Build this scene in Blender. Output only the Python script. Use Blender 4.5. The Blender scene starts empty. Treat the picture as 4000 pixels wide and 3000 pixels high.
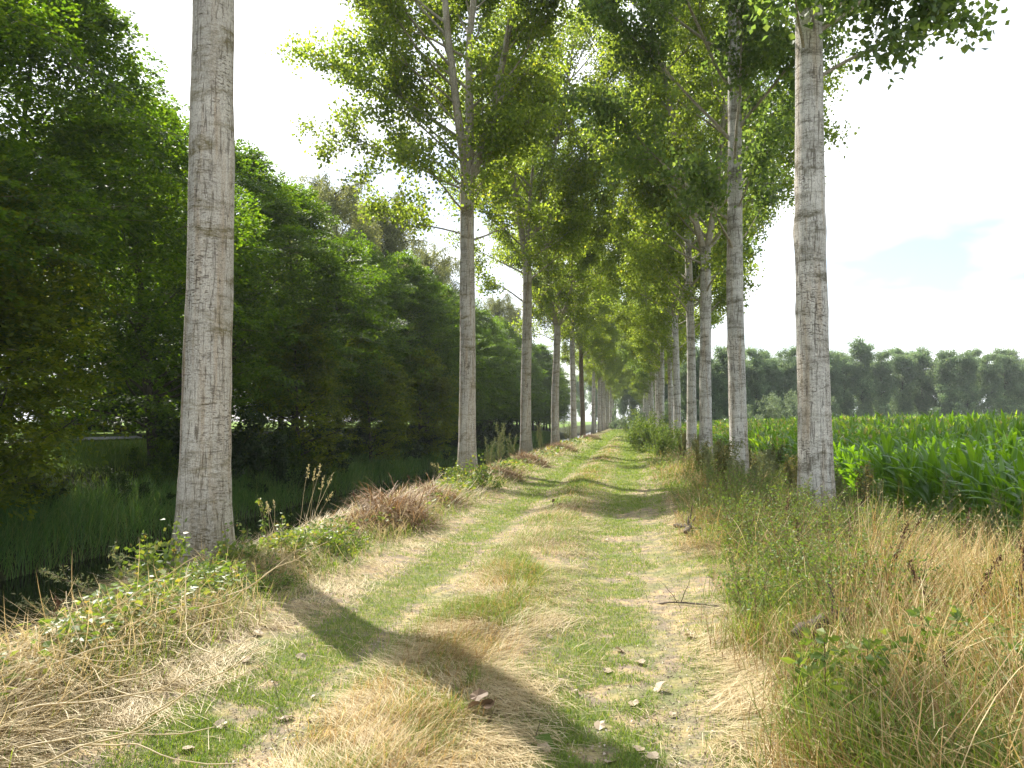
import bpy, math, random
import numpy as np
R = math.radians
S = bpy.context.scene
COL = S.collection

# ------------------------------------------------------------------ camera, sky, sun, exposure
F = 758 / 1024.0
YAW, PITCH, EYE = 9.0, 2.8, 1.6
cam_d = bpy.data.cameras.new('camera'); cam_d.sensor_width = 36; cam_d.lens = 36 * F
cam_d.clip_start = 0.05; cam_d.clip_end = 5000
cam = bpy.data.objects.new('camera', cam_d); COL.objects.link(cam)
cam.location = (0, 0, EYE); cam.rotation_euler = (R(90 + PITCH), 0, R(YAW))
S.camera = cam

SUN_EL, SUN_AZ = 47.0, 46.0                   # azimuth: degrees to the left of +Y
W = bpy.data.worlds.new('World'); S.world = W; W.use_nodes = True
wt = W.node_tree; wt.nodes.clear()
sky = wt.nodes.new('ShaderNodeTexSky'); sky.sky_type = 'NISHITA'; sky.sun_disc = False
sky.sun_elevation = R(SUN_EL); sky.sun_rotation = R(-SUN_AZ)
sky.air_density = 1.0; sky.dust_density = 2.0; sky.ozone_density = 1.0
tc = wt.nodes.new('ShaderNodeTexCoord')
mp = wt.nodes.new('ShaderNodeMapping'); mp.inputs['Location'].default_value = (9.9, 1.0, 5.35); mp.inputs['Scale'].default_value = (1.6, 1.6, 5.0)
nz = wt.nodes.new('ShaderNodeTexNoise'); nz.inputs['Scale'].default_value = 1.7; nz.inputs['Detail'].default_value = 6
cr = wt.nodes.new('ShaderNodeValToRGB')
cr.color_ramp.elements[0].position = 0.38; cr.color_ramp.elements[0].color = (0.12, 0.12, 0.12, 1)
cr.color_ramp.elements[1].position = 0.56; cr.color_ramp.elements[1].color = (1, 1, 1, 1)
mx = wt.nodes.new('ShaderNodeMix'); mx.data_type = 'RGBA'
mx.inputs[7].default_value = (8.2, 8.5, 8.8, 1)
bg = wt.nodes.new('ShaderNodeBackground'); bg.inputs['Strength'].default_value = 0.1
wo = wt.nodes.new('ShaderNodeOutputWorld')
L_ = wt.links.new
L_(tc.outputs['Generated'], mp.inputs['Vector']); L_(mp.outputs['Vector'], nz.inputs['Vector'])
L_(nz.outputs['Fac'], cr.inputs['Fac']); L_(cr.outputs['Color'], mx.inputs[0])
L_(sky.outputs['Color'], mx.inputs[6]); L_(mx.outputs[2], bg.inputs['Color']); L_(bg.outputs['Background'], wo.inputs['Surface'])

sd = bpy.data.lights.new('sun', 'SUN'); sd.energy = 5.0; sd.angle = R(0.55); sd.color = (1.0, 0.945, 0.85)
so = bpy.data.objects.new('sun', sd); COL.objects.link(so)
so.rotation_euler = (R(90 - SUN_EL), 0, R(180 + SUN_AZ)); so.location = (-30, 30, 60)

HAZE = .00035
S.view_settings.view_transform = 'Standard'; S.view_settings.look = 'None'
S.view_settings.exposure = 1.2; S.view_settings.gamma = 1.0
S.render.engine = 'CYCLES'
cy = S.cycles
cy.use_denoising = True
cy.max_bounces = 7; cy.diffuse_bounces = 4; cy.glossy_bounces = 2; cy.transmission_bounces = 4; cy.transparent_max_bounces = 4
cy.caustics_reflective = False; cy.caustics_refractive = False
cy.sample_clamp_indirect = 6

# ------------------------------------------------------------------ helpers
def tag(o, label=None, cat=None, group=None, kind=None):
    if label: o['label'] = label
    if cat: o['category'] = cat
    if group: o['group'] = group
    if kind: o['kind'] = kind
    return o

def nrm(v):
    v = np.asarray(v, float)
    return v / (np.linalg.norm(v, axis=-1, keepdims=True) + 1e-9)

def _h(ix, iy, iz, seed):
    n = (ix * 374761393 + iy * 668265263 + iz * 2147483647 + seed * 974634777) & 0xFFFFFFFF
    n = ((n ^ (n >> 13)) * 1274126177) & 0xFFFFFFFF
    n = n ^ (n >> 16)
    return (n & 0xFFFF) / 65535.0

def noise3(x, y, z, seed=0):
    x, y, z = np.broadcast_arrays(np.asarray(x, float), np.asarray(y, float), np.asarray(z, float))
    xi, yi, zi = (np.floor(a).astype(np.int64) for a in (x, y, z))
    fx, fy, fz = x - xi, y - yi, z - zi
    fx, fy, fz = (f * f * (3 - 2 * f) for f in (fx, fy, fz))
    out = 0
    for dx in (0, 1):
        for dy in (0, 1):
            for dz in (0, 1):
                w = (fx if dx else 1 - fx) * (fy if dy else 1 - fy) * (fz if dz else 1 - fz)
                out = out + w * _h(xi + dx, yi + dy, zi + dz, seed)
    return out

def fbm(x, y, seed=0, sc=1.0, octv=3):
    o, a, t = 0, 1.0, 0
    for k in range(octv):
        o = o + a * noise3(np.asarray(x) * sc, np.asarray(y) * sc, 0.5 + 7 * k, seed + k); t += a
        a *= .5; sc *= 2.1
    return o / t

def sstep(a, b, x):
    t = np.clip((np.asarray(x, float) - a) / (b - a), 0, 1)
    return t * t * (3 - 2 * t)

def bump1(x, c, w):
    return np.exp(-((np.asarray(x) - c) / w) ** 2)

class MB:
    def __init__(self):
        self.v = []; self.q = []; self.t = []; self.qm = []; self.tm = []; self.n = 0
    def add(self, V, q=None, t=None, m=0):
        V = np.asarray(V, float).reshape(-1, 3)
        if q is not None and len(q):
            q = np.asarray(q, np.int64).reshape(-1, 4) + self.n; self.q.append(q); self.qm.append(np.full(len(q), m))
        if t is not None and len(t):
            t = np.asarray(t, np.int64).reshape(-1, 3) + self.n; self.t.append(t); self.tm.append(np.full(len(t), m))
        self.v.append(V); self.n += len(V)
        return self
    def arrays(self):
        V = np.concatenate(self.v) if self.v else np.zeros((0, 3))
        q = np.concatenate(self.q) if self.q else np.zeros((0, 4), np.int64)
        t = np.concatenate(self.t) if self.t else np.zeros((0, 3), np.int64)
        return V, q, t
    def mesh(self, name, mats, smooth=False):
        V, q, t = self.arrays()
        me = bpy.data.meshes.new(name)
        me.vertices.add(len(V)); me.vertices.foreach_set('co', V.astype(np.float32).ravel())
        loops = np.concatenate([q.ravel(), t.ravel()]).astype(np.int32)
        me.loops.add(len(loops)); me.loops.foreach_set('vertex_index', loops)
        nq, nt = len(q), len(t)
        me.polygons.add(nq + nt)
        st = np.concatenate([np.arange(nq) * 4, nq * 4 + np.arange(nt) * 3]).astype(np.int32)
        me.polygons.foreach_set('loop_start', st)
        try: me.polygons.foreach_set('loop_total', np.concatenate([np.full(nq, 4), np.full(nt, 3)]).astype(np.int32))
        except Exception: pass
        mi = np.concatenate(self.qm + self.tm) if (self.qm or self.tm) else np.zeros(0)
        me.polygons.foreach_set('material_index', mi.astype(np.int32))
        me.polygons.foreach_set('use_smooth', np.full(nq + nt, bool(smooth)))
        for m in (mats if isinstance(mats, (list, tuple)) else [mats]): me.materials.append(m)
        me.update(calc_edges=True)
        return me
    def build(self, name, mats, parent=None, smooth=False):
        return link(name, self.mesh(name, mats, smooth), parent)

def link(name, me, parent=None):
    o = bpy.data.objects.new(name, me); COL.objects.link(o)
    if parent is not None: o.parent = parent
    return o

def empty(name, loc=(0, 0, 0), rz=0.0, sc=1.0):
    o = bpy.data.objects.new(name, None); COL.objects.link(o)
    o.location = loc; o.rotation_euler = (0, 0, rz); o.scale = (sc, sc, sc) if not hasattr(sc, '__len__') else sc
    o.empty_display_size = 0.2
    return o

def thing(name, parts, loc, rz, sc, label, cat, group=None):
    """parts: list of (part name, mesh)"""
    r = empty(name, loc, rz, sc); tag(r, label, cat, group)
    for pn, me in parts: link(pn, me, r)
    return r

def tube(P, rad, sides=6, cap=True, disp=None):
    P = np.asarray(P, float); n = len(P); rad = np.broadcast_to(np.asarray(rad, float), (n,))
    T = np.gradient(P, axis=0); T = nrm(T)
    ref = np.where(np.abs(T[:, 2:3]) > 0.9, np.array([[0., 1., 0.]]), np.array([[0., 0., 1.]]))
    ref = np.broadcast_to(ref[n // 2], T.shape)
    U = nrm(np.cross(ref, T)); Vv = np.cross(T, U)
    a = np.arange(sides) / sides * 2 * math.pi
    rr = rad[:, None]
    if disp is not None: rr = rr * disp
    V = P[:, None] + rr[..., None] * (np.cos(a)[None, :, None] * U[:, None] + np.sin(a)[None, :, None] * Vv[:, None])
    V = V.reshape(-1, 3)
    i = np.arange(n - 1)[:, None] * sides; j = np.arange(sides)[None]; k = (j + 1) % sides
    q = np.stack([i + j, i + k, i + sides + k, i + sides + j], -1).reshape(-1, 4)
    return V, q

def blades(P, az, L, Wd, tilt, bend, segs=2, side_az=None, taper=.45):
    """grass blades / stems / arching leaves. tilt, bend in radians from the vertical."""
    n = len(P); P = np.asarray(P, float)
    L, Wd, tilt, bend, az = (np.broadcast_to(np.asarray(a, float), (n,)) for a in (L, Wd, tilt, bend, az))
    sa = az + math.pi / 2 if side_az is None else np.broadcast_to(side_az, (n,))
    side = np.stack([np.cos(sa), np.sin(sa), np.zeros(n)], -1)
    out = []; p = P.copy()
    for i in range(segs):
        w = Wd * (1 - taper * (i / segs)) * .5
        out.append(p - side * w[:, None]); out.append(p + side * w[:, None])
        th = tilt + bend * ((i + .5) / segs)
        d = np.stack([np.sin(th) * np.cos(az), np.sin(th) * np.sin(az), np.cos(th)], -1)
        p = p + d * (L / segs)[:, None]
    out.append(p)
    V = np.stack(out, 1); m = 2 * segs + 1
    b = np.arange(n)[:, None] * m
    q = [np.concatenate([b + 2 * i, b + 2 * i + 1, b + 2 * i + 3, b + 2 * i + 2], 1) for i in range(segs - 1)]
    t = np.concatenate([b + 2 * segs - 2, b + 2 * segs - 1, b + 2 * segs], 1)
    return V.reshape(-1, 3), (np.concatenate(q) if q else None), t

def leafcards(P, d, nn, L, Wd, wide=.42, fold=.0):
    """4-vertex leaf: base, right, tip, left."""
    n = len(P); d = nrm(d); s = nrm(np.cross(d, nn)); u = np.cross(s, d)
    L = np.broadcast_to(np.asarray(L, float), (n,))[:, None]; Wd = np.broadcast_to(np.asarray(Wd, float), (n,))[:, None]
    V = np.stack([P, P + d * L * wide + s * Wd * .5 + u * L * fold, P + d * L, P + d * L * wide - s * Wd * .5 + u * L * fold], 1)
    return V.reshape(-1, 3), np.arange(n * 4).reshape(n, 4)

# ------------------------------------------------------------------ terrain
PX = [-900, -60, -24, -22.4, -19, -18.4, -16, -14.2, -12.7, -12.2, -11.8, -9.5, -7.2, -6.7, -6.2, -5.7, -5.2, -4.4, -3.3, -2.6, -2.1, -1.8, -1.5, -1.15, -.75, -.25, .25, .8, 1.6, 2.2, 2.8, 4.5, 6, 900]
PZ = [1.1, 1.1, .95, .88, .88, .80, .2, -.55, -.95, -1.3, -2.1, -2.5, -2.3, -1.7, -1.1, -.5, -.08, .06, .07, .02, -.03, -.02, .05, .09, .04, -.03, .0, .09, .10, -.02, -.12, -.40, -.6, -.6]
def gz(x, y):
    x = np.asarray(x, float); y = np.asarray(y, float)
    z = np.interp(x, PX, PZ)
    z = z - .8 * sstep(-3.6, -4.7, x) * (1 - sstep(5.4, 7.4, y)) * sstep(-6.4, -5.4, x)
    amp = sstep(-6.2, -5, x) * (1 - sstep(6, 9, x))
    z = z + amp * ((fbm(x, y, 3, .7) - .5) * .10 + (fbm(x, y, 9, 3.1, 2) - .5) * .035)
    z = z + (fbm(x, y, 21, .25) - .5) * .25 * (1 - sstep(-14, -12, x)) * (sstep(-17.6, -16.5, x) + (1 - sstep(-26, -24, x)))
    return z

def cam_ray(px, py):
    x = (px - 512) / 758.; y = (384 - py) / 758.
    d = np.array([x, 1.0, y]); c, s = math.cos(R(PITCH)), math.sin(R(PITCH))
    d = np.array([d[0], d[1] * c - d[2] * s, d[1] * s + d[2] * c])
    c, s = math.cos(R(YAW)), math.sin(R(YAW))
    return np.array([d[0] * c - d[1] * s, d[0] * s + d[1] * c, d[2]])
def gp(px, py, z=0.0):
    d = cam_ray(px, py); t = (z - EYE) / d[2]
    return float(d[0] * t), float(d[1] * t)
def at_x(px, X):
    d = cam_ray(px, 421); return float(X / d[0] * d[1])
def at_y(px, Y):
    d = cam_ray(px, 421); return float(d[0] / d[1] * Y)

# ------------------------------------------------------------------ materials
def new_mat(name):
    m = bpy.data.materials.new(name); m.use_nodes = True; nt = m.node_tree; nt.nodes.clear()
    return m, nt
def nd(nt, typ, **kw):
    n = nt.nodes.new(typ)
    for k, v in kw.items():
        if k in n.inputs.keys(): n.inputs[k].default_value = v
        else: setattr(n, k, v)
    return n
def ramp(nt, fac, stops):
    r = nt.nodes.new('ShaderNodeValToRGB'); e = r.color_ramp.elements
    while len(e) < len(stops): e.new(0.5)
    for i, (p, c) in enumerate(stops):
        e[i].position = p; e[i].color = (*c, 1) if len(c) == 3 else c
    nt.links.new(fac, r.inputs['Fac']); return r.outputs['Color']
def g(v): return (v, v, v)
def mix(nt, a, b, fac, mode='MIX'):
    m = nt.nodes.new('ShaderNodeMix'); m.data_type = 'RGBA'; m.blend_type = mode
    for s, v in ((0, fac), (6, a), (7, b)):
        if hasattr(v, 'links') or hasattr(v, 'node'): nt.links.new(v, m.inputs[s])
        else: m.inputs[s].default_value = v if not isinstance(v, tuple) else ((*v, 1) if len(v) == 3 else v)
    return m.outputs[2]
def noise_tex(nt, vec, scale, detail=4, rough=.55, dist=0.0):
    n = nd(nt, 'ShaderNodeTexNoise', Scale=scale, Detail=detail, Roughness=rough, Distortion=dist)
    if vec is not None: nt.links.new(vec, n.inputs['Vector'])
    return n.outputs['Fac']
def mapped(nt, sc, coord='Object'):
    t = nt.nodes.new('ShaderNodeTexCoord'); m = nd(nt, 'ShaderNodeMapping', Scale=sc)
    nt.links.new(t.outputs[coord], m.inputs['Vector']); return m.outputs['Vector']

def veg(name, stops, trans=(1.9, 1.7, .7), tf=.45, rough=.5, spec=.25, patch=.0):
    """foliage: colour varies from leaf to leaf; part of the light passes through the blade."""
    m, nt = new_mat(name)
    ge = nt.nodes.new('ShaderNodeNewGeometry')
    c = ramp(nt, ge.outputs['Random Per Island'], stops)
    if patch:
        f = noise_tex(nt, mapped(nt, (patch,) * 3), 1.0, 3)
        c = mix(nt, c, ramp(nt, f, [(.3, g(.55)), (.7, g(1.35))]), 1.0, 'MULTIPLY')
    p = nd(nt, 'ShaderNodeBsdfPrincipled', Roughness=rough); p.inputs['Specular IOR Level'].default_value = spec
    nt.links.new(c, p.inputs['Base Color'])
    t = nt.nodes.new('ShaderNodeBsdfTranslucent')
    nt.links.new(mix(nt, c, trans, 1.0, 'MULTIPLY'), t.inputs['Color'])
    s = nd(nt, 'ShaderNodeMixShader', Fac=tf)
    nt.links.new(p.outputs[0], s.inputs[1]); nt.links.new(t.outputs[0], s.inputs[2])
    o = nt.nodes.new('ShaderNodeOutputMaterial'); nt.links.new(s.outputs[0], o.inputs['Surface'])
    return m

def bark(name, light, dark, moss, band=1.0, bstr=.5, scale=1.0, mossy=.5):
    m, nt = new_mat(name)
    f_big = noise_tex(nt, mapped(nt, (1.2, 1.2, .5)), 1.6 * scale, 4)
    col = mix(nt, light, tuple(c * .70 for c in light), ramp(nt, f_big, [(.35, g(0)), (.68, g(1))]))
    # warm brown weather stains running down the trunk
    f_st = noise_tex(nt, mapped(nt, (3.4, 3.4, .20)), 2.2 * scale, 5, .6)
    col = mix(nt, col, (light[0] * .64, light[1] * .53, light[2] * .41), ramp(nt, f_st, [(.50, g(0)), (.70, g(.85))]))
    # fine vertical fissures
    f_v = noise_tex(nt, mapped(nt, (32, 32, 2.8)), 1.0 * scale, 6, .68, .6)
    crack = ramp(nt, f_v, [(.39, g(1)), (.465, g(0)), (1, g(0))])
    # lens-shaped marks lying across the trunk
    f_l = noise_tex(nt, mapped(nt, (1.3, 1.3, .9)), 1.7, 4)
    lens = None
    for k, sc in enumerate(((17, 17, 52), (10, 10, 34))):
        vo = nd(nt, 'ShaderNodeTexVoronoi', Scale=1.0 * scale); vo.inputs['Randomness'].default_value = 1.0
        nv = nt.nodes.new('ShaderNodeTexNoise'); nv.inputs['Scale'].default_value = 5.0; nv.inputs['Detail'].default_value = 3
        mv = mapped(nt, sc); nt.links.new(mapped(nt, (3, 3, 3)), nv.inputs['Vector'])
        vd = nt.nodes.new('ShaderNodeVectorMath'); vd.operation = 'ADD'; nt.links.new(mv, vd.inputs[0]); nt.links.new(nv.outputs['Color'], vd.inputs[1])
        nt.links.new(vd.outputs[0], vo.inputs['Vector'])
        l = ramp(nt, vo.outputs['Distance'], [(.14, g(1)), (.36, g(0)), (1, g(0))])
        lens = l if lens is None else mix(nt, lens, l, 1.0, 'LIGHTEN')
    lens = mix(nt, lens, ramp(nt, f_l, [(.40, g(.04)), (.62, g(.9))]), 1.0, 'MULTIPLY')
    # dark mossy rings where old branches sat, broken up along the ring
    f_r = noise_tex(nt, mapped(nt, (.75, .75, 2.6)), 1.25 * scale, 6, .66, .6)
    ring = ramp(nt, f_r, [(.51 - .02 * (band > 1), g(0)), (.63, g(min(1, band)))])
    f_rb = noise_tex(nt, mapped(nt, (11, 11, 24)), 1.0, 5, .75)
    ring = mix(nt, ring, ramp(nt, f_rb, [(.36, g(.12)), (.54, g(1))]), 1.0, 'MULTIPLY')
    f_t = noise_tex(nt, mapped(nt, (3.4, 3.4, 20)), 1.0 * scale, 5, .7, .8)
    thin = ramp(nt, f_t, [(.57, g(0)), (.67, g(.85))])
    thin = mix(nt, thin, ramp(nt, f_rb, [(.38, g(.1)), (.55, g(1))]), 1.0, 'MULTIPLY')
    col = mix(nt, col, dark, mix(nt, crack, g(.72), 1.0, 'MULTIPLY'))
    col = mix(nt, col, tuple(c * 1.25 for c in dark), mix(nt, lens, g(.95), 1.0, 'MULTIPLY'))
    col = mix(nt, col, dark, thin)
    col = mix(nt, col, moss, mix(nt, ring, g(.85), 1.0, 'MULTIPLY'))
    sz = nt.nodes.new('ShaderNodeSeparateXYZ'); nt.links.new(mapped(nt, (1, 1, 1)), sz.inputs[0])
    foot = ramp(nt, sz.outputs[2], [(0, g(.8)), (.35, g(.5)), (.9, g(.12)), (1, g(0))])
    col = mix(nt, col, (moss[0] * 1.1, moss[1] * 1.1, moss[2] * 1.2), mix(nt, foot, ramp(nt, f_rb, [(.3, g(.3)), (.6, g(1))]), 1.0, 'MULTIPLY'))
    f_f = noise_tex(nt, mapped(nt, (75, 75, 55)), 1.0, 3, .7)
    col = mix(nt, col, ramp(nt, f_f, [(.3, g(.62)), (.7, g(1.25))]), 1.0, 'MULTIPLY')
    hgt = mix(nt, mix(nt, f_v, lens, .5, 'SUBTRACT'), thin, .3, 'SUBTRACT')
    bp = nd(nt, 'ShaderNodeBump', Strength=bstr, Distance=.03); nt.links.new(hgt, bp.inputs['Height'])
    p = nd(nt, 'ShaderNodeBsdfPrincipled', Roughness=.85); p.inputs['Specular IOR Level'].default_value = .15
    nt.links.new(col, p.inputs['Base Color']); nt.links.new(bp.outputs[0], p.inputs['Normal'])
    o = nt.nodes.new('ShaderNodeOutputMaterial'); nt.links.new(p.outputs[0], o.inputs['Surface'])
    return m

def plain(name, c1, c2, rough=.9, sc=6.0, bump=.3, spec=.2):
    m, nt = new_mat(name)
    v = mapped(nt, (1, 1, 1)); f = noise_tex(nt, v, sc, 6, .65)
    p = nd(nt, 'ShaderNodeBsdfPrincipled', Roughness=rough); p.inputs['Specular IOR Level'].default_value = spec
    nt.links.new(ramp(nt, f, [(.3, c1), (.7, c2)]), p.inputs['Base Color'])
    b = nd(nt, 'ShaderNodeBump', Strength=bump, Distance=.03); nt.links.new(f, b.inputs['Height']); nt.links.new(b.outputs[0], p.inputs['Normal'])
    o = nt.nodes.new('ShaderNodeOutputMaterial'); nt.links.new(p.outputs[0], o.inputs['Surface'])
    return m

M = {}
M['poplar_bark'] = bark('poplar_bark', (.575, .54, .48), (.085, .066, .045), (.14, .115, .045), 1.0, .8)
M['poplar_bark_white'] = bark('poplar_bark_white', (.65, .63, .585), (.08, .066, .05), (.09, .08, .042), 1.1, .8)
M['ivy_bark'] = bark('ivy_bark', (.22, .17, .12), (.05, .04, .03), (.10, .08, .03), 1.0, .8)
M['limb_bark'] = bark('limb_bark', (.46, .42, .34), (.09, .08, .05), (.14, .13, .06), .6, .4, 1.5)
M['twig'] = plain('twig_bark', (.10, .085, .05), (.17, .15, .09))
M['dark_bark'] = plain('dark_bark', (.035, .03, .022), (.085, .075, .055), sc=9)
M['poplar_leaf'] = veg('poplar_leaf', [(0, (.055, .092, .022)), (.55, (.085, .132, .028)), (.96, (.12, .165, .036)), (1, (.16, .17, .03))], (4.2, 3.6, 1.3), .58, .42, .45, .25)
M['poplar_leaf_blue'] = veg('poplar_leaf_cool', [(0, (.045, .082, .030)), (.6, (.070, .118, .040)), (1, (.105, .15, .048))], (3.6, 3.2, 1.3), .55, .42, .5, .25)
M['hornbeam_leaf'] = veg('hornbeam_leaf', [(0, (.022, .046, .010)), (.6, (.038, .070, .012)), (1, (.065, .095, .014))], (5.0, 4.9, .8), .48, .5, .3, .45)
M['hornbeam_sunlit'] = veg('hornbeam_sunlit_leaf', [(0, (.045, .075, .012)), (.6, (.07, .105, .014)), (1, (.11, .14, .018))], (4.6, 3.8, .5), .55, .5, .3, .3)  # hornbeam leaf lightened and yellowed: sunlight on the sprays put into the colour
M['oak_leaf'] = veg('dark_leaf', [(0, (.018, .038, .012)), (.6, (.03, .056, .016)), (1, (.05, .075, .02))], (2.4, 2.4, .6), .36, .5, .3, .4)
M['willow_leaf'] = veg('willow_leaf', [(0, (.09, .115, .06)), (.6, (.13, .16, .085)), (1, (.22, .24, .14))], (2.6, 2.3, .9), .4, .5, .4, .3)
M['far_leaf'] = veg('far_leaf', [(0, (.13, .20, .115)), (.6, (.18, .26, .15)), (1, (.25, .30, .19))], (1.6, 1.6, .9), .42, .55, .3, .12)  # veil of distance haze put into this paler grey-green leaf colour
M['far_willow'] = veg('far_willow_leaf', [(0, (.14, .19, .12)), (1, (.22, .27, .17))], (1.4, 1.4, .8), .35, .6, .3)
M['maize_leaf'] = veg('maize_leaf', [(0, (.055, .135, .016)), (.6, (.09, .19, .024)), (1, (.15, .25, .045))], (3.0, 2.5, .5), .5, .30, .6)
M['maize_tassel'] = veg('maize_tassel', [(0, (.36, .30, .10)), (1, (.52, .44, .17))], (1.3, 1.2, .8), .35, .7, .2)
M['grass'] = veg('green_grass', [(0, (.095, .165, .024)), (.6, (.15, .235, .036)), (1, (.28, .32, .08))], (1.7, 1.6, .6), .4, .5, .3)
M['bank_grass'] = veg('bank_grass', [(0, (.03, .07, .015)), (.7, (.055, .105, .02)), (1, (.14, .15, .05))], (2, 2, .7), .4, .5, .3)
M['straw'] = veg('straw', [(0, (.33, .25, .13)), (.5, (.52, .43, .25)), (1, (.70, .61, .41))], (1.15, 1.05, .8), .3, .55, .35)
M['dry_grass'] = veg('dry_grass', [(0, (.20, .12, .045)), (.35, (.38, .25, .10)), (.68, (.55, .41, .19)), (.80, (.76, .64, .40)), (.82, (.28, .31, .08)), (1, (.17, .23, .045))], (1.2, 1.08, .75), .33, .55, .3, .8)
M['brown_reed'] = veg('brown_reed', [(0, (.13, .08, .04)), (.6, (.25, .16, .085)), (1, (.42, .30, .17))], (1.2, 1.0, .7), .25, .6, .3)
M['stalk'] = veg('stalk', [(0, (.14, .10, .05)), (1, (.30, .22, .11))], (1, 1, 1), .1, .6, .3)
M['dark_stalk'] = veg('dark_stalk', [(0, (.05, .032, .02)), (1, (.11, .065, .035))], (1, 1, 1), .1, .6, .3)
M['weed_leaf'] = veg('weed_leaf', [(0, (.07, .125, .025)), (.6, (.11, .175, .04)), (1, (.19, .23, .06))], (1.9, 1.8, .7), .42, .5, .35)
M['mugwort'] = veg('mugwort_leaf', [(0, (.10, .135, .065)), (.6, (.15, .18, .09)), (1, (.22, .22, .11))], (1.6, 1.5, .8), .35, .6, .3)
M['brown_weed'] = veg('brown_weed_leaf', [(0, (.08, .105, .03)), (.6, (.13, .14, .045)), (1, (.22, .17, .06))], (1.6, 1.4, .8), .35, .6, .3)
M['seed'] = veg('brown_seed', [(0, (.07, .038, .022)), (1, (.14, .075, .04))], (1, 1, 1), .1, .7, .2)
M['pale_seed'] = veg('pale_seed', [(0, (.40, .33, .17)), (1, (.58, .50, .28))], (1.1, 1.1, .8), .3, .7, .2)
M['bramble'] = veg('bramble_leaf', [(0, (.08, .13, .03)), (.6, (.13, .20, .045)), (.9, (.22, .25, .06)), (1, (.30, .22, .08))], (1.9, 1.8, .6), .42, .45, .45)
M['dead_leaf'] = veg('dead_leaf', [(0, (.14, .09, .05)), (.35, (.25, .18, .11)), (.7, (.38, .31, .22)), (1, (.58, .52, .42))], (1, .9, .7), .15, .55, .4)
M['brown_leaf'] = veg('brown_leaf', [(0, (.07, .045, .028)), (.6, (.15, .10, .06)), (1, (.30, .23, .16))], (1, .9, .7), .12, .6, .3)
M['wood_dark'] = plain('weathered_wood', (.045, .035, .028), (.16, .13, .10), sc=14, bump=.8)
M['reed'] = veg('bank_reed', [(0, (.06, .13, .035)), (.6, (.11, .21, .06)), (1, (.2, .24, .09))], (2.2, 2.2, .8), .4, .5, .35)

M['stone'] = veg('small_stones', [(0, (.12, .085, .055)), (.5, (.27, .21, .15)), (1, (.52, .46, .37))], (1, 1, 1), .02, .85, .2)
def ground_mat():
    m, nt = new_mat('ground')
    t = nt.nodes.new('ShaderNodeTexCoord'); v = t.outputs['Object']
    sx = nt.nodes.new('ShaderNodeSeparateXYZ'); nt.links.new(v, sx.inputs[0])
    f1 = noise_tex(nt, v, 1.3, 5); f2 = noise_tex(nt, v, 9, 5, .7); f3 = noise_tex(nt, v, 60, 3, .7)
    soil = ramp(nt, f3, [(.3, (.05, .038, .025)), (.7, (.13, .10, .065))])
    litter = ramp(nt, f3, [(.3, (.16, .11, .05)), (.7, (.42, .32, .16))])
    grass = ramp(nt, f3, [(.3, (.05, .085, .018)), (.7, (.12, .17, .04))])
    col = mix(nt, soil, litter, ramp(nt, f2, [(.35, g(0)), (.6, g(.8))]))
    col = mix(nt, col, grass, ramp(nt, f1, [(.42, g(0)), (.62, g(.8))]))
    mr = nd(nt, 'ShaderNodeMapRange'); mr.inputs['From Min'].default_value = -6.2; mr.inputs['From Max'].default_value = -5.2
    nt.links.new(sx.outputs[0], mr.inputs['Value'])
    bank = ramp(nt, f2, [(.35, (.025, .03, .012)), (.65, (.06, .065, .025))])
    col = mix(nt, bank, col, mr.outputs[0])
    # sunlit short turf along the road beyond the canal
    mr2 = nd(nt, 'ShaderNodeMapRange'); mr2.inputs['From Min'].default_value = -15.6; mr2.inputs['From Max'].default_value = -16.4
    nt.links.new(sx.outputs[0], mr2.inputs['Value'])
    col = mix(nt, col, ramp(nt, f3, [(.3, (.10, .16, .03)), (.7, (.17, .25, .05))]), mr2.outputs[0])
    b = nd(nt, 'ShaderNodeBump', Strength=.6, Distance=.03); nt.links.new(f3, b.inputs['Height'])
    p = nd(nt, 'ShaderNodeBsdfPrincipled', Roughness=.95); p.inputs['Specular IOR Level'].default_value = .1
    nt.links.new(col, p.inputs['Base Color']); nt.links.new(b.outputs[0], p.inputs['Normal'])
    o = nt.nodes.new('ShaderNodeOutputMaterial'); nt.links.new(p.outputs[0], o.inputs['Surface'])
    return m

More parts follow.
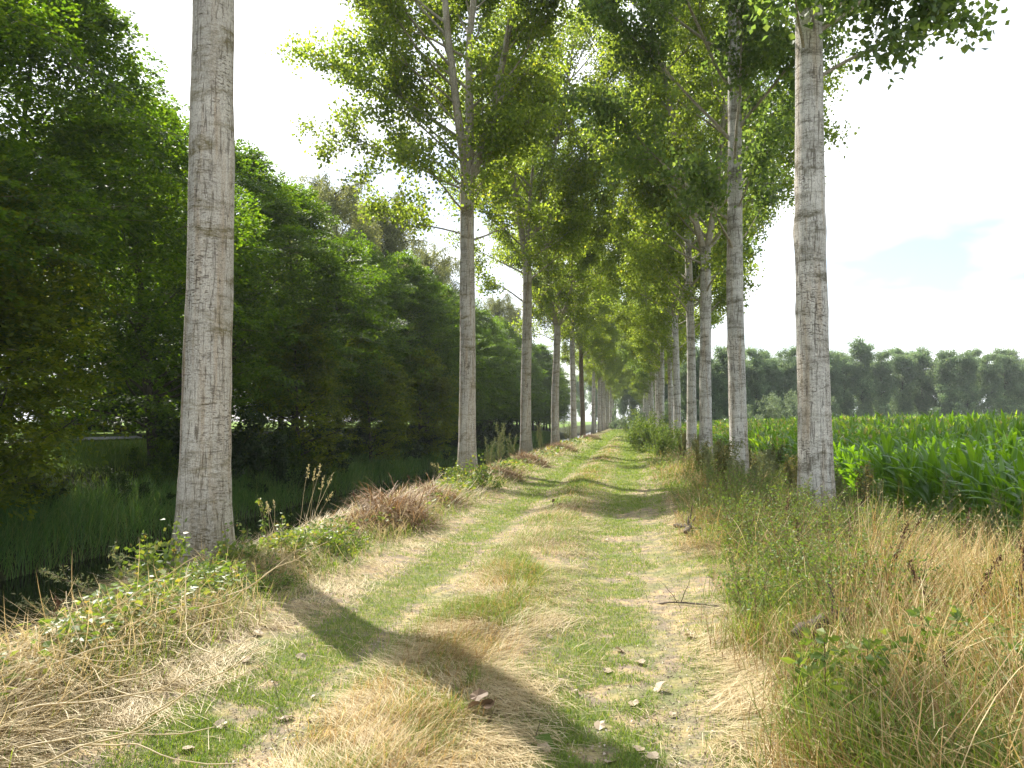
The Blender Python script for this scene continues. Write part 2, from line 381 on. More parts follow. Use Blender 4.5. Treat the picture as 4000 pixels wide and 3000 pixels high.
def path_mat():
    m, nt = new_mat('path')
    t = nt.nodes.new('ShaderNodeTexCoord'); v = t.outputs['Object']
    f1 = noise_tex(nt, v, 1.7, 5); f2 = noise_tex(nt, v, 7, 6, .7); f3 = noise_tex(nt, v, 70, 4, .75)
    st = nd(nt, 'ShaderNodeMapping', Scale=(30, 120, 30)); st.inputs['Rotation'].default_value = (0, 0, .5); nt.links.new(v, st.inputs['Vector'])
    f4 = noise_tex(nt, st.outputs[0], 1.0, 4, .7, .8)
    dirt = ramp(nt, f3, [(.3, (.11, .082, .058)), (.68, (.29, .235, .175)), (.80, (.44, .38, .30))])
    straw = ramp(nt, f4, [(.3, (.20, .13, .06)), (.5, (.42, .31, .16)), (.7, (.62, .50, .30))])
    col = mix(nt, dirt, straw, ramp(nt, f2, [(.44, g(0)), (.62, g(.9))]))
    col = mix(nt, col, ramp(nt, f3, [(.3, (.07, .11, .025)), (.7, (.15, .20, .05))]), ramp(nt, f1, [(.45, g(0)), (.65, g(.6))]))
    b = nd(nt, 'ShaderNodeBump', Strength=.7, Distance=.02); nt.links.new(mix(nt, f3, f4, .5), b.inputs['Height'])
    p = nd(nt, 'ShaderNodeBsdfPrincipled', Roughness=.92); p.inputs['Specular IOR Level'].default_value = .15
    nt.links.new(col, p.inputs['Base Color']); nt.links.new(b.outputs[0], p.inputs['Normal'])
    o = nt.nodes.new('ShaderNodeOutputMaterial'); nt.links.new(p.outputs[0], o.inputs['Surface'])
    return m

def water_mat():
    m, nt = new_mat('water')
    v = mapped(nt, (1, .5, 1)); f = noise_tex(nt, v, 2.2, 3)
    b = nd(nt, 'ShaderNodeBump', Strength=.06, Distance=.05); nt.links.new(f, b.inputs['Height'])
    p = nd(nt, 'ShaderNodeBsdfPrincipled', Roughness=.06); p.inputs['Base Color'].default_value = (.008, .009, .006, 1)
    p.inputs['IOR'].default_value = 1.33; nt.links.new(b.outputs[0], p.inputs['Normal'])
    o = nt.nodes.new('ShaderNodeOutputMaterial'); nt.links.new(p.outputs[0], o.inputs['Surface'])
    return m

def grid_mesh(xs, ys, dz=0.0):
    X, Y = np.meshgrid(xs, ys); Z = gz(X, Y) + dz
    nx, ny = len(xs), len(ys)
    V = np.stack([X, Y, Z], -1).reshape(-1, 3)
    i = np.arange(ny - 1)[:, None] * nx; j = np.arange(nx - 1)[None]
    q = np.stack([i + j, i + j + 1, i + nx + j + 1, i + nx + j], -1).reshape(-1, 4)
    return V, q

xs = np.unique(np.round(np.concatenate([np.linspace(-900, -60, 8), np.linspace(-60, -13, 60), np.linspace(-13, -6.4, 34), np.arange(-6.4, 6.4, .12), np.linspace(6.4, 30, 12), np.linspace(30, 900, 12)]), 4))
ys = np.unique(np.round(np.concatenate([np.linspace(-60, 0, 20), np.arange(0, 16, .14), np.arange(16, 60, .6), np.linspace(60, 260, 70), np.linspace(260, 1600, 12)]), 4))
V, q = grid_mesh(xs, ys)
tag(MB().add(V, q).build('ground', ground_mat(), None, True), kind='structure')
px_ = np.arange(-3.35, .86, .06)
py_ = np.unique(np.round(np.concatenate([np.arange(-6, 2, .5), np.arange(2, 16, .07), np.arange(16, 60, .5), np.linspace(60, 138, 40)]), 4))
Vp, qp = grid_mesh(px_, py_, .012)
edge = np.minimum(sstep(-3.35, -3.2, Vp[:, 0]), 1 - sstep(.7, .85, Vp[:, 0]))
Vp[:, 2] -= (1 - edge) * .05
tag(MB().add(Vp, qp).build('path', path_mat(), None, True), kind='structure')
Vw = [(-13.2, -60, -1.5), (-5.6, -60, -1.5), (-5.6, 300, -1.5), (-13.2, 300, -1.5)]
tag(MB().add(Vw, [(0, 1, 2, 3)]).build('water', water_mat()), kind='structure')
rx = np.array([-22.3, -20.7, -19.1]); ry = np.linspace(-60, 300, 120)
Vr, qr = grid_mesh(rx, ry, .03); Vr[:, 2] = .93
tag(MB().add(Vr, qr).build('road', plain('road_asphalt', (.20, .20, .20), (.30, .29, .28), sc=20)), kind='structure')

# ------------------------------------------------------------------ trees
def grow(rng, p, d, L, n, wander=.08, up=.0, down=0.0):
    pts = [np.array(p, float)]; d = nrm(d)
    for i in range(n):
        d = nrm(d + rng.normal(0, wander, 3) + np.array([0, 0, up - down * (i / n)]))
        pts.append(pts[-1] + d * L / n)
    return np.array(pts)

def along(P, t):
    t = np.clip(t, 0, 1) * (len(P) - 1); i = min(int(t), len(P) - 2); f = t - i
    return P[i] * (1 - f) + P[i + 1] * f, nrm(P[i + 1] - P[i])

def trunk_disp(P, sides, rng_seed, amp=.05, flare=.0, knots=()):
    a = np.arange(sides) / sides * 2 * math.pi
    z = P[:, 2][:, None]
    d = 1 + amp * (noise3(np.cos(a)[None] * 1.5 + 5, np.sin(a)[None] * 1.5 + 5, z * .9, rng_seed) - .5) * 2
    d = d + amp * .5 * (noise3(np.cos(a)[None] * 4 + 9, np.sin(a)[None] * 4 + 9, z * 4.5, rng_seed + 5) - .5) * 2
    d = d + flare * np.exp(-np.clip(z, 0, 9) / .45) * (1 + .35 * np.cos(5 * a + rng_seed)[None])
    for kz, kh, ka in knots: d = d + ka * np.exp(-((z - kz) / kh) ** 2) * (1 + .3 * np.cos(3 * a + kz))[None]
    return d

LEAFCNT = [0]
def poplar(seed, H=25, clear=7.0, fork=None, leaders=(), Rm=4.3, r0=.29, nleaf=30000, leaf=.108, sides=20, rings=60, wob=.0, bent=0.0,
           knots=(), bmat='poplar_bark', lmat='poplar_leaf', extra=(), asym=None):
    rng = np.random.default_rng(seed)
    top = fork if fork else H
    zz = np.linspace(-.35, top, rings)
    ph = rng.uniform(0, 6, 2)
    cx = wob * np.sin(zz * .33 + ph[0]) * np.clip(zz, 0, 5) / 5 + bent * zz; cyy = wob * np.sin(zz * .27 + ph[1]) * np.clip(zz, 0, 5) / 5
    TP = np.stack([cx, cyy, zz], -1)
    rad = r0 * np.clip(1 - .0245 * zz * (25. / H) ** .3, .08, 2)
    if not fork: rad = r0 * np.clip(1 - zz / (H * 1.03), .02, 1) ** .72
    V, q = tube(TP, rad, sides, disp=trunk_disp(TP, sides, seed, .05, .34, knots))
    parts = [('trunk', MB().add(V, q).mesh('poplar_trunk', M[bmat], True))]
    stems = []
    if fork:
        for (az, ang, L, rs) in leaders:
            d = np.array([math.sin(ang) * math.cos(az), math.sin(ang) * math.sin(az), math.cos(ang)])
            p0 = TP[-1] - np.array([0, 0, .35]) + d * .02
            P = grow(rng, p0, d, L, 14, .035, .045)
            rr = rad[-1] * rs * np.linspace(1, .06, len(P)) ** .8
            V, q = tube(P, rr, 12)
            parts.append(('limb', MB().add(V, q).mesh('poplar_limb', M['limb_bark'], True)))
            stems.append((P, rr, az))
        k0 = int(len(TP) * clear / top)
        if clear < top - .5: stems.append((TP[k0:], rad[k0:], None))
    else:
        k0 = max(1, int(len(TP) * clear / top)); stems.append((TP[k0:], rad[k0:], None))
    br = MB(); segs = []
    def sub(P, L, r):
        ns = max(3, int(L * 2.3))
        for s in np.linspace(.40, .97, ns) + rng.uniform(-.04, .04, ns):
            p, d = along(P, s)
            dd = nrm(d * .9 + rng.normal(0, .75, 3) + np.array([0, 0, .12]))
            l2 = (.32 * L * (1.15 - s) + .45) * rng.uniform(.7, 1.25)
            P2 = grow(rng, p, dd, l2, 4, .16, -.03)
            br.add(*tube(P2, np.linspace(max(.35 * r, .006), .003, len(P2)), 3))
            segs.append((P2[0], P2[2], 1.0)); segs.append((P2[2], P2[-1], 1.5))
            for u in rng.uniform(.25, 1, 3):
                p3, d3 = along(P2, u); e = nrm(d3 + rng.normal(0, .8, 3)) * rng.uniform(.25, .6) * (.6 + .1 * L)
                segs.append((p3, p3 + e, .9))
        a, b = along(P, .5)[0], P[-1]; segs.append((a, b, .8))
    for P, rr, az0 in stems:
        L = np.linalg.norm(np.diff(P, axis=0), axis=1).sum(); n = max(3, int(L / .42))
        ga = rng.uniform(0, 6)
        for i in range(n):
            t = (i + rng.uniform(0, .8)) / n; p, d = along(P, t)
            h = (p[2] - clear) / (H - clear)
            if h < 0: continue
            prof = (.45 + .55 * min(1, h / .22)) * (1 - .72 * max(0, (h - .25) / .75) ** 1.2)
            ga += 2.4 + rng.normal(0, .35)
            if az0 is not None and rng.random() < .6: ga_ = az0 + rng.normal(0, .9)
            else: ga_ = ga
            l1 = Rm * prof * rng.uniform(.55, 1.1) * (.8 if az0 is not None else 1)
            if asym: l1 *= 1 + asym[1] * math.cos(ga_ - asym[0])
            ang = R(rng.uniform(48, 68) - 20 * max(0, h))
            dd = np.array([math.cos(ga_) * math.sin(ang), math.sin(ga_) * math.sin(ang), math.cos(ang)])
            P1 = grow(rng, p, dd, l1, 7, .07, .05, .05)
            r1 = min(.05, .011 * l1 + .006)
            br.add(*tube(P1, np.linspace(r1, .006, len(P1)), 5)); sub(P1, l1, r1)
    for (z0, az, ang, L) in extra:
        p = np.array([np.interp(z0, TP[:, 2], TP[:, 0]), np.interp(z0, TP[:, 2], TP[:, 1]), z0])
        dd = np.array([math.cos(az) * math.sin(ang), math.sin(az) * math.sin(ang), math.cos(ang)])
        P1 = grow(rng, p, dd, L, 8, .05, .015, .02); br.add(*tube(P1, np.linspace(.036, .008, len(P1)), 6)); sub(P1, L, .03)
    parts.append(('branches', br.mesh('poplar_branches', M['limb_bark'], True)))
    parts.append(('crown', leafy(rng, segs, nleaf, leaf, .165, M[lmat])))
    return parts

def leafy(rng, segs, n, size, off, mat, droop=.5, aspect=.95, wide=.36):
    A = np.array([s[0] for s in segs]); B = np.array([s[1] for s in segs]); w = np.array([s[2] for s in segs]) * (np.linalg.norm(B - A, axis=1) + .1)
    k = rng.choice(len(A), n, p=w / w.sum()); t = rng.uniform(0, 1, n)[:, None]
    P = A[k] * (1 - t) + B[k] * t + rng.normal(0, off, (n, 3))
    d = rng.normal(0, 1, (n, 3)); d[:, 2] -= droop
    nn = rng.normal(0, 1, (n, 3)); s = size * rng.uniform(.65, 1.25, n)
    V, q = leafcards(P, d, nn, s, s * aspect, wide, .06)
    LEAFCNT[0] += n
    return MB().add(V, q).mesh('leaf_crown', mat)

def spray_tree(seed, H=11.5, Rr=4.2, base=1.2, nspray=420, per=85, leaf=.095, mat='hornbeam_leaf', bark_='dark_bark', droop=.12, shape=1.0, r0=.17, open_=0.3):
    """broad tree clothed to the ground in flat sprays of leaves"""
    rng = np.random.default_rng(seed)
    TP = grow(rng, (0, 0, -.4), (rng.normal(0, .05), rng.normal(0, .05), 1), H * .9, 14, .03, .06)
    tm = MB().add(*tube(TP, np.linspace(r0, .03, len(TP)), 9))
    limbs = []
    for i in range(16):
        t = rng.uniform(.12, .8); p, d = along(TP, t); az = rng.uniform(0, 6.28); L = Rr * rng.uniform(.6, 1.0) * (1.1 - .55 * t)
        dd = np.array([math.cos(az), math.sin(az), rng.uniform(.25, .9)])
        P1 = grow(rng, p, dd, L, 7, .07, -.02); tm.add(*tube(P1, np.linspace(.05, .012, len(P1)), 5)); limbs.append(P1)
    n = nspray
    u = rng.uniform(0, 1, n) ** .8; z = base + (H - base) * u
    rad = Rr * np.clip(np.sin(np.clip(.13 + .87 * u, 0, 1) * math.pi) ** .65, .12, 1) * (1.0 - .25 * u * shape)
    az = rng.uniform(0, 6.283, n)
    lump = .60 + .80 * noise3(np.cos(az) * 1.6 + 3, np.sin(az) * 1.6 + 3, z * .5, seed)
    rr = rad * lump * rng.uniform(open_, 1, n) ** .55
    C = np.stack([rr * np.cos(az), rr * np.sin(az), z], -1) + np.array([np.interp(z, TP[:, 2], TP[:, 0]), np.interp(z, TP[:, 2], TP[:, 1]), z * 0]).T
    el = rng.normal(.05, .28, n) + .5 * sstep(.7, 1, u)
    D = np.stack([np.cos(az) * np.cos(el), np.sin(az) * np.cos(el), np.sin(el)], -1); D = nrm(D + rng.normal(0, .25, (n, 3)))
    Nn = nrm(np.array([0, 0, 1.]) + rng.normal(0, .28, (n, 3))); Sd = nrm(np.cross(D, Nn)); Nn = np.cross(Sd, D)
    Ls = rng.uniform(.8, 1.7, n) * (Rr / 4.2) ** .5
    k = np.repeat(np.arange(n), per); m = len(k)
    s = rng.uniform(0, 1, m); side = rng.uniform(-1, 1, m)
    wv = (.16 + .42 * np.sin(np.clip(s * .9 + .12, 0, 1) * math.pi)) * side
    P = C[k] + D[k] * (Ls[k] * (s - .35))[:, None] + Sd[k] * (Ls[k] * wv)[:, None] + Nn[k] * rng.normal(0, .035, m)[:, None]
    P[:, 2] -= droop * (s ** 2) * Ls[k]
    d = D[k] * .6 + Sd[k] * np.sign(side)[:, None] * .7 + rng.normal(0, .3, (m, 3)); d[:, 2] -= .15
    nn = Nn[k] + rng.normal(0, .35, (m, 3)); ls = leaf * rng.uniform(.6, 1.25, m)
    V, q = leafcards(P, d, nn, ls, ls * .62, .45, .05)
    cm = MB(); cm.add(V, q)
    for j in range(0, n, 3):
        cm.add(*tube(np.stack([C[j] - D[j] * Ls[j] * .6, C[j] + D[j] * Ls[j] * .35]), [.012, .004], 3), m=1)
    LEAFCNT[0] += m
    return [('trunk', tm.mesh('tree_trunk', M[bark_], True)), ('crown', cm.mesh('tree_crown', [M[mat], M['twig']]))]

def weeping(seed, H=15, Rr=3.4, n=26000, leaf=.14, mat='willow_leaf', base=2.5, r0=.2, hang=1.6):
    rng = np.random.default_rng(seed)
    TP = grow(rng, (0, 0, -.4), (0, 0, 1), H * .93, 14, .03, .05); tm = MB().add(*tube(TP, np.linspace(r0, .02, len(TP)), 9)); segs = []
    for i in range(80):
        t = base / H + (1 - base / H) * rng.uniform(0, 1) ** .75; p, d = along(TP, t); az = rng.uniform(0, 6.28)
        L = Rr * rng.uniform(.5, 1.1) * (1.15 - .62 * t ** 3)
        P1 = grow(rng, p, (math.cos(az), math.sin(az), .9), L, 8, .08, -.02, .16)
        tm.add(*tube(P1, np.linspace(.045, .008, len(P1)), 4))
        for s in rng.uniform(.2, 1, 14):
            a, _ = along(P1, s); h = rng.uniform(.5, 1.0) * hang * (.4 + .6 * s); b = a + np.array([rng.normal(0, .22), rng.normal(0, .22), -h]); segs.append((a, b, 1.))
            segs.append((a, a + nrm(rng.normal(0, 1, 3)) * .5, .8))
    return [('trunk', tm.mesh('willow_trunk', M['dark_bark'], True)), ('crown', leafy(rng, segs, n, leaf, .09, M[mat], 1.6, .4, .45))]

def far_tree(seed, H=17, Rr=2.6, base=3.0, n=9000, leaf=.34, mat='far_leaf', r0=.17):
    rng = np.random.default_rng(seed)
    TP = grow(rng, (0, 0, -.4), (0, 0, 1), H * .95, 10, .02, .05); tm = MB().add(*tube(TP, np.linspace(r0, .03, len(TP)), 7)); segs = []
    for i in range(70):
        t = base / H + (1 - base / H) * rng.uniform(0, 1) ** .85; p, d = along(TP, t); h = (p[2] - base) / (H - base); az = rng.uniform(0, 6.28)
        L = Rr * (.35 + .65 * min(1, h / .35)) * (1 - .62 * max(0, (h - .4) / .6) ** 1.6) * rng.uniform(.5, 1.15)
        P1 = grow(rng, p, (math.cos(az), math.sin(az), rng.uniform(.35, 1.1)), L, 5, .08, .02); tm.add(*tube(P1, np.linspace(.05, .012, len(P1)), 4))
        for s in (.45, .7, .9, 1.0):
            a, _ = along(P1, s); segs.append((a, a + nrm(rng.normal(0, 1, 3)) * rng.uniform(.3, .8), 1.))
    return [('trunk', tm.mesh('far_trunk', M['dark_bark'], True)), ('crown', leafy(rng, segs, n, leaf, .34, M[mat], .4, .8, .4))]

def bush(seed, H=2.0, Rr=1.3, n=6000, leaf=.09, mat='oak_leaf', aspect=.6, stems=12, up=.5):
    rng = np.random.default_rng(seed); sm = MB(); segs = []
    for i in range(stems):
        az = rng.uniform(0, 6.28); tilt = abs(rng.normal(0, up))
        L = H * rng.uniform(.65, 1.1)
        P = grow(rng, (rng.normal(0, .15 * Rr), rng.normal(0, .15 * Rr), -.1), (math.sin(tilt) * math.cos(az) * Rr / H * 2, math.sin(tilt) * math.sin(az) * Rr / H * 2, math.cos(tilt)), L, 7, .07, -.01)
        sm.add(*tube(P, np.linspace(.02 * (H / 2) ** .5, .004, len(P)), 4))
        for s in rng.uniform(.15, 1, 9):
            a, dd = along(P, s); b = a + nrm(dd * .6 + rng.normal(0, .7, 3)) * rng.uniform(.25, .55) * (H / 2) ** .6
            sm.add(*tube(np.stack([a, b]), [.005, .002], 3)); segs.append((a, b, 1.2))
        segs.append((P[3], P[-1], .6))
    return [('stem', sm.mesh('bush_stem', M['twig'], True)), ('foliage', leafy(rng, segs, n, leaf, .07 * (H / 2) ** .5, M[mat], .35, aspect, .45))]

# --- poplar avenue
PI = math.pi
def ld(*a): return [(R(az), R(an), L, rs) for az, an, L, rs in a]
POP = {}
POP['first_left'] = poplar(11, 25, 8.6, 10.5, ld((160, 16, 12, .7), (10, 12, 13, .75), (270, 24, 10, .5)), 4.2, .285, 56924, sides=44, rings=170, wob=.03, knots=((4.9, .5, .03),), bmat='poplar_bark')
POP['fork_three'] = poplar(12, 24, 7.6, 9.1, ld((172, 8, 14, .72), (60, 4, 15, .74), (-8, 23, 13, .66)), 6.0, .27, 99579, sides=28, rings=100, wob=.03, asym=(R(140), .35),
    extra=((8.8, R(178), R(66), 6.0), (7.4, R(150), R(70), 4.4), (9.6, R(190), R(50), 6.4), (7.2, R(20), R(72), 2.6), (8.0, R(250), R(68), 3.5)))
POP['fork_two'] = poplar(13, 24, 6.6, 9.4, ld((170, 13, 13, .74), (5, 15, 13, .62), (80, 10, 12, .5)), 6.8, .27, 96468, wob=.06)
POP['fork_low'] = poplar(14, 24, 6.2, 8.0, ld((150, 12, 14, .8), (-20, 20, 12, .55)), 6.8, .27, 93356, wob=.12)
POP['single_a'] = poplar(15, 25, 6.9, None, (), 4.7, .25, 80908, rings=150, sides=36, wob=.05, knots=((4.6, .22, .12), (3.4, .15, .04), (5.3, .12, .04)), bmat='poplar_bark_white', lmat='poplar_leaf_blue', extra=((6.9, R(25), R(58), 3.0), (7.6, R(5), R(60), 4.2), (8.6, R(20), R(58), 4.6), (9.0, R(60), R(60), 4.0)), asym=(R(20), .25))
POP['single_b'] = poplar(16, 24, 5.6, 13.5, ld((175, 10, 9, .7), (0, 22, 8, .6)), 5.8, .235, 93356, rings=120, sides=28, wob=.05, knots=((3.6, .1, .07), (5.4, .4, .03)), bmat='poplar_bark_white', lmat='poplar_leaf_blue', asym=(R(180), .38))
POP['single_c'] = poplar(17, 24, 5.6, 8.2, ld((160, 14, 13, .72), (30, 12, 13, .7)), 6.8, .235, 93356, wob=.06, bmat='poplar_bark_white')
POP['single_d'] = poplar(18, 23, 5.4, None, (), 6.8, .23, 93356, wob=.07, bmat='poplar_bark_white')
POP['ivy'] = poplar(19, 23, 6.0, 9.0, ld((160, 16, 12, .75), (10, 14, 12, .7)), 6.0, .26, 106259, wob=.1, bmat='ivy_bark')

LX, RX = -5.0, 2.7
ORD = ['first', 'second', 'third', 'fourth', 'fifth', 'sixth', 'seventh', 'eighth', 'ninth', 'tenth', 'eleventh', 'twelfth', 'thirteenth', 'fourteenth', 'fifteenth', 'sixteenth', 'seventeenth', 'eighteenth', 'nineteenth', 'twentieth']
ORD += ['twenty-' + o for o in ORD[:9]] + ['thirtieth'] + ['thirty-' + o for o in ORD[:9]]
left_list = [('first_left', 206, 0, 'thick pale poplar trunk rising out of the frame from the bramble beside the canal'),
             ('fork_three', 467, 0, 'poplar by the canal forking into three upright limbs with a long low side branch'),
             ('fork_two', 526, 0, 'poplar forking in a wide V, third trunk along the canal bank'),
             ('fork_low', 555.5, 20, 'fourth poplar along the canal bank with a slim slightly bowed trunk'),
             ('fork_two', 573.5, 140, 'fifth poplar along the canal bank, standing just before the ivy-covered trunk'),
             ('ivy', 582.7, 60, 'poplar with a dark ivy-covered trunk, sixth along the canal bank')]
G = 'poplars lining both sides of the track'
Ys = []
for i, (k, px, rz, lab) in enumerate(left_list):
    Y = at_x(px, LX); Ys.append(Y)
    thing('poplar_tree', POP[k], (LX, Y, float(gz(LX, Y)) + .02), R(rz), 1.0, lab, 'tree', G)
rngp = np.random.default_rng(5)
Y = Ys[-1] + 24
i = 6
while Y < 235:
    k = ('fork_two', 'fork_low', 'fork_three')[i % 3]
    thing('poplar_tree', POP[k], (LX + rngp.normal(0, .12), Y, .03), R(rngp.uniform(0, 360)), rngp.uniform(.93, 1.03), ORD[i] + ' poplar trunk of the canal-side row counted from the front', 'tree', G)
    Y += 12.8 + rngp.normal(0, .7); i += 1
right_list = [('single_a', 815.5, 0, 'thick white-barked poplar with a knotty swelling, nearest trunk on the maize side'),
              ('single_b', 738.5, 0, 'second poplar trunk on the maize side, pale with dark rings'),
              ('single_c', 706, 0, 'third poplar trunk on the maize side, darkened by moss halfway up'),
              ('single_d', 691, 90, 'fourth poplar trunk on the maize side, banded with black rings'),
              ('single_c', 677, 200, 'fifth poplar trunk on the maize side, leafy limbs starting low'),
              ('single_d', 671, 30, 'thin sixth poplar trunk on the maize side close behind the fifth')]
for i, (k, px, rz, lab) in enumerate(right_list):
    Y = at_x(px, RX); 
    thing('poplar_tree', POP[k], (RX, Y, float(gz(RX, Y)) - .02), R(rz), 1.0 if i != 5 else .85, lab, 'tree', G)
Y = at_x(664, RX); i = 6
while Y < 235:
    k = ('single_d', 'single_c', 'single_b')[i % 3]
    thing('poplar_tree', POP[k], (RX + rngp.normal(0, .15), Y, -.2), R(rngp.uniform(0, 360)), rngp.uniform(.92, 1.02), ORD[i] + ' poplar trunk of the maize-side row counted from the front', 'tree', G)
    Y += 11.2 + rngp.normal(0, 1.2); i += 1

# --- wood beyond the canal
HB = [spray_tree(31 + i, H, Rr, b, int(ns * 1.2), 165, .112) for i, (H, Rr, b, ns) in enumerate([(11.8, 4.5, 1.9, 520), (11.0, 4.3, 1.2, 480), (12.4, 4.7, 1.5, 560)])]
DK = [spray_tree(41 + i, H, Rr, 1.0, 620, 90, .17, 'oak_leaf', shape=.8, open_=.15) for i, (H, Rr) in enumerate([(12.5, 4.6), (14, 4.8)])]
rngw = np.random.default_rng(77)
wood = []
for i, Y in enumerate(np.arange(1.0, 150, 5.2)):
    X = -15.2 + rngw.normal(0, .5); wood.append((HB[i % 3], X, Y + rngw.normal(0, .6), rngw.uniform(.94, 1.10)))
HL = [spray_tree(36, 8.2, 2.9, .9, 420, 90, .12, 'hornbeam_sunlit', r0=.11), spray_tree(37, 6.6, 2.4, .6, 330, 90, .12, 'hornbeam_sunlit', r0=.1)]
BH = bush(60, 3.6, 2.4, 12000, .17, 'oak_leaf', .7, 16, .5)
GW = 'broad trees of the wood beyond the canal'
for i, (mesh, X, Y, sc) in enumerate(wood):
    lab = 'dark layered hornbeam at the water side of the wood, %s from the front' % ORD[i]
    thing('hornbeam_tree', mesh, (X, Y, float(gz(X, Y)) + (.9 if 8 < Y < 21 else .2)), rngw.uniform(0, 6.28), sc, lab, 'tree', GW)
for i, Y in enumerate(np.arange(6, 150, 4.0)):
    X = (-35 if Y < 30 else -25.6) + rngw.normal(0, 1.0)
    thing('broadleaf_tree', DK[i % 2], (X, Y + rngw.normal(0, 1), 1.0), rngw.uniform(0, 6.28), rngw.uniform(.95, 1.12),
          'dark leafy tree across the road behind the hornbeams, %s from the front' % ORD[i], 'tree', 'trees behind the road')
for i in range(16):
    thing('hedge_shrub', BH, (-32 + rngw.normal(0, .6), 9 + i * 2.6, 1.0), i * 1.9, rngw.uniform(.85, 1.15), 'dark hedge shrub closing the view beyond the road, %s from the front' % ORD[i], 'shrub', 'hedge beyond the road')
WL = [weeping(51, 15.5, 4.2, 60000), weeping(52, 14.5, 3.8, 56000)]
for i, (px, X, m, sc, lab) in enumerate([(338, -18, 0, 1.0, 'greyish weeping birch rising behind the hornbeams left of the three-limbed poplar'),
        (366, -19, 1, 1.12, 'tall drooping grey-green birch behind the wood just left of the three-limbed poplar'),
        (392, -17.5, 0, .98, 'grey-green birch with hanging twigs nearest behind the three-limbed poplar trunk'),
        (432, -17, 1, 1.05, 'pale birch glimpsed left of the three-limbed poplar trunk'),
        (492, -17, 0, 1.0, 'drooping birch seen between the second and third canal poplars'),
        (512, -17, 1, 1.1, 'weeping birch just left of the third canal poplar')]):
    Y = at_x(px, X); thing('birch_tree', WL[m], (X, Y, .6), i * 1.3, sc * 1.12, lab, 'tree', 'weeping birches behind the hornbeams')

for i, (px, X, m, sc, lab) in enumerate([(-30, -13.6, 0, 1.0, 'sunlit yellow-green young hornbeam at the left edge of the frame'), (-90, -13.4, 1, 1.0, 'yellow-green young hornbeam beside the sunlit one at the left edge'),
        (300, -13.2, 1, .95, 'yellow-green young hornbeam over the water right of the thick poplar'), (372, -12.9, 0, .8, 'yellow-green young hornbeam over the water midway to the three-limbed poplar'), (418, -12.9, 1, 1.0, 'yellow-green young hornbeam over the water left of the three-limbed poplar')]):
    Y = at_x(px, X); thing('young_hornbeam', HL[m], (X, Y, float(gz(X, Y))), i * 1.9, sc, lab, 'tree', 'young hornbeams at the water edge')

# shrubs along the far bank
SH = [bush(61, 2.4, 1.9, 12000, .11, 'oak_leaf'), bush(62, 2.0, 1.7, 11000, .10, 'hornbeam_leaf'), bush(63, 2.8, 2.0, 12000, .13, 'oak_leaf', .7)]
bank_shrubs = [(i, Y) for i, Y in enumerate(np.arange(3.5, 90, 2.5))]
for i, Y in bank_shrubs:
    X = -13.7 + rngw.normal(0, .35); s = rngw.uniform(.75, 1.1)
    if 8 < Y < 21: s = rngw.uniform(.36, .46)
    thing('bank_shrub', SH[i % 3], (X, Y, float(gz(X, Y)) - .05), rngw.uniform(0, 6.28), s,
          'dark shrub above the reeds on the far canal bank, %s from the front' % ORD[i], 'shrub', 'shrubs along the far canal bank')

# --- plantation beyond the maize
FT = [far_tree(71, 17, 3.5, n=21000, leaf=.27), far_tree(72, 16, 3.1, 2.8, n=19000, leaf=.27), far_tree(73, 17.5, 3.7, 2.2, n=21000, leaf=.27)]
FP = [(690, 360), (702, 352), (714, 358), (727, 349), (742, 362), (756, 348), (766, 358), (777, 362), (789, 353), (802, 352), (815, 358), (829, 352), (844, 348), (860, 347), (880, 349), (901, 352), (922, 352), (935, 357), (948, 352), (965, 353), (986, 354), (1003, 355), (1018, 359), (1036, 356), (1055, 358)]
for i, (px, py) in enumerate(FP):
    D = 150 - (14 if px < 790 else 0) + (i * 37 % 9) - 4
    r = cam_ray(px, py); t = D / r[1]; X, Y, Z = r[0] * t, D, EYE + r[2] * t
    lab = 'hazy pale poplar in the plantation beyond the maize, %s' % (('%s from its right end' % ORD[len(FP) - 1 - i]) if i >= 12 else ('%s from its left end' % ORD[i]))
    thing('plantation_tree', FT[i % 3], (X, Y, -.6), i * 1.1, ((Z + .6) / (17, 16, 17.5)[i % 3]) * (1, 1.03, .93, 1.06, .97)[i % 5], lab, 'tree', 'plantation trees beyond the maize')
for i in range(20):
    X = 18 + i * 5.2; thing('plantation_tree', FT[(i + 1) % 3], (X, 166 + (i * 53 % 7), -.6), i * .9, .98 + .05 * (i % 3 - 1), 'hazy poplar in the back row of the plantation, %s from the left' % ORD[i], 'tree', 'plantation trees beyond the maize')
for i in range(12):
    X = 8 + i * 5.5; thing('plantation_tree', FT[(i + 2) % 3], (X, 196 + (i * 53 % 9), -.6), i * .7, 1.05 + .06 * (i % 3 - 1), 'dim tree deep in the wood behind the plantation, %s from the left' % ORD[i], 'tree', 'plantation trees beyond the maize')
fw = bush(81, 7, 5.5, 9000, .3, 'far_willow', .45, 22, .6)
for i, (px, sc) in enumerate([(768, .8), (783, 1.0), (798, .95)]):
    r = cam_ray(px, 421); X, Y = r[0] * 118 / r[1], 118
    thing('willow_bush', fw, (X, Y, -.6), i * 2.0, sc, ('low silvery willow bush at the left end of its clump by the maize', 'rounded silvery willow bush in the middle of the clump by the maize', 'silvery willow bush touching the second trunk on the maize side')[i], 'bush', 'silvery willows at the maize edge')
fb = bush(82, 4, 3.2, 6000, .22, 'far_leaf', .6, 16, .6)
for i in range(16):
    px = 640 + i * 27; r = cam_ray(px, 421); X, Y = r[0] * 143 / r[1], 143
    thing('hedge_bush', fb, (X, Y, -.6), i * 1.3, .9 + .5 * (i * 7 % 5) / 5, 'low green bush under the plantation trees, %s from the left' % ORD[i], 'bush', 'bushes under the plantation')
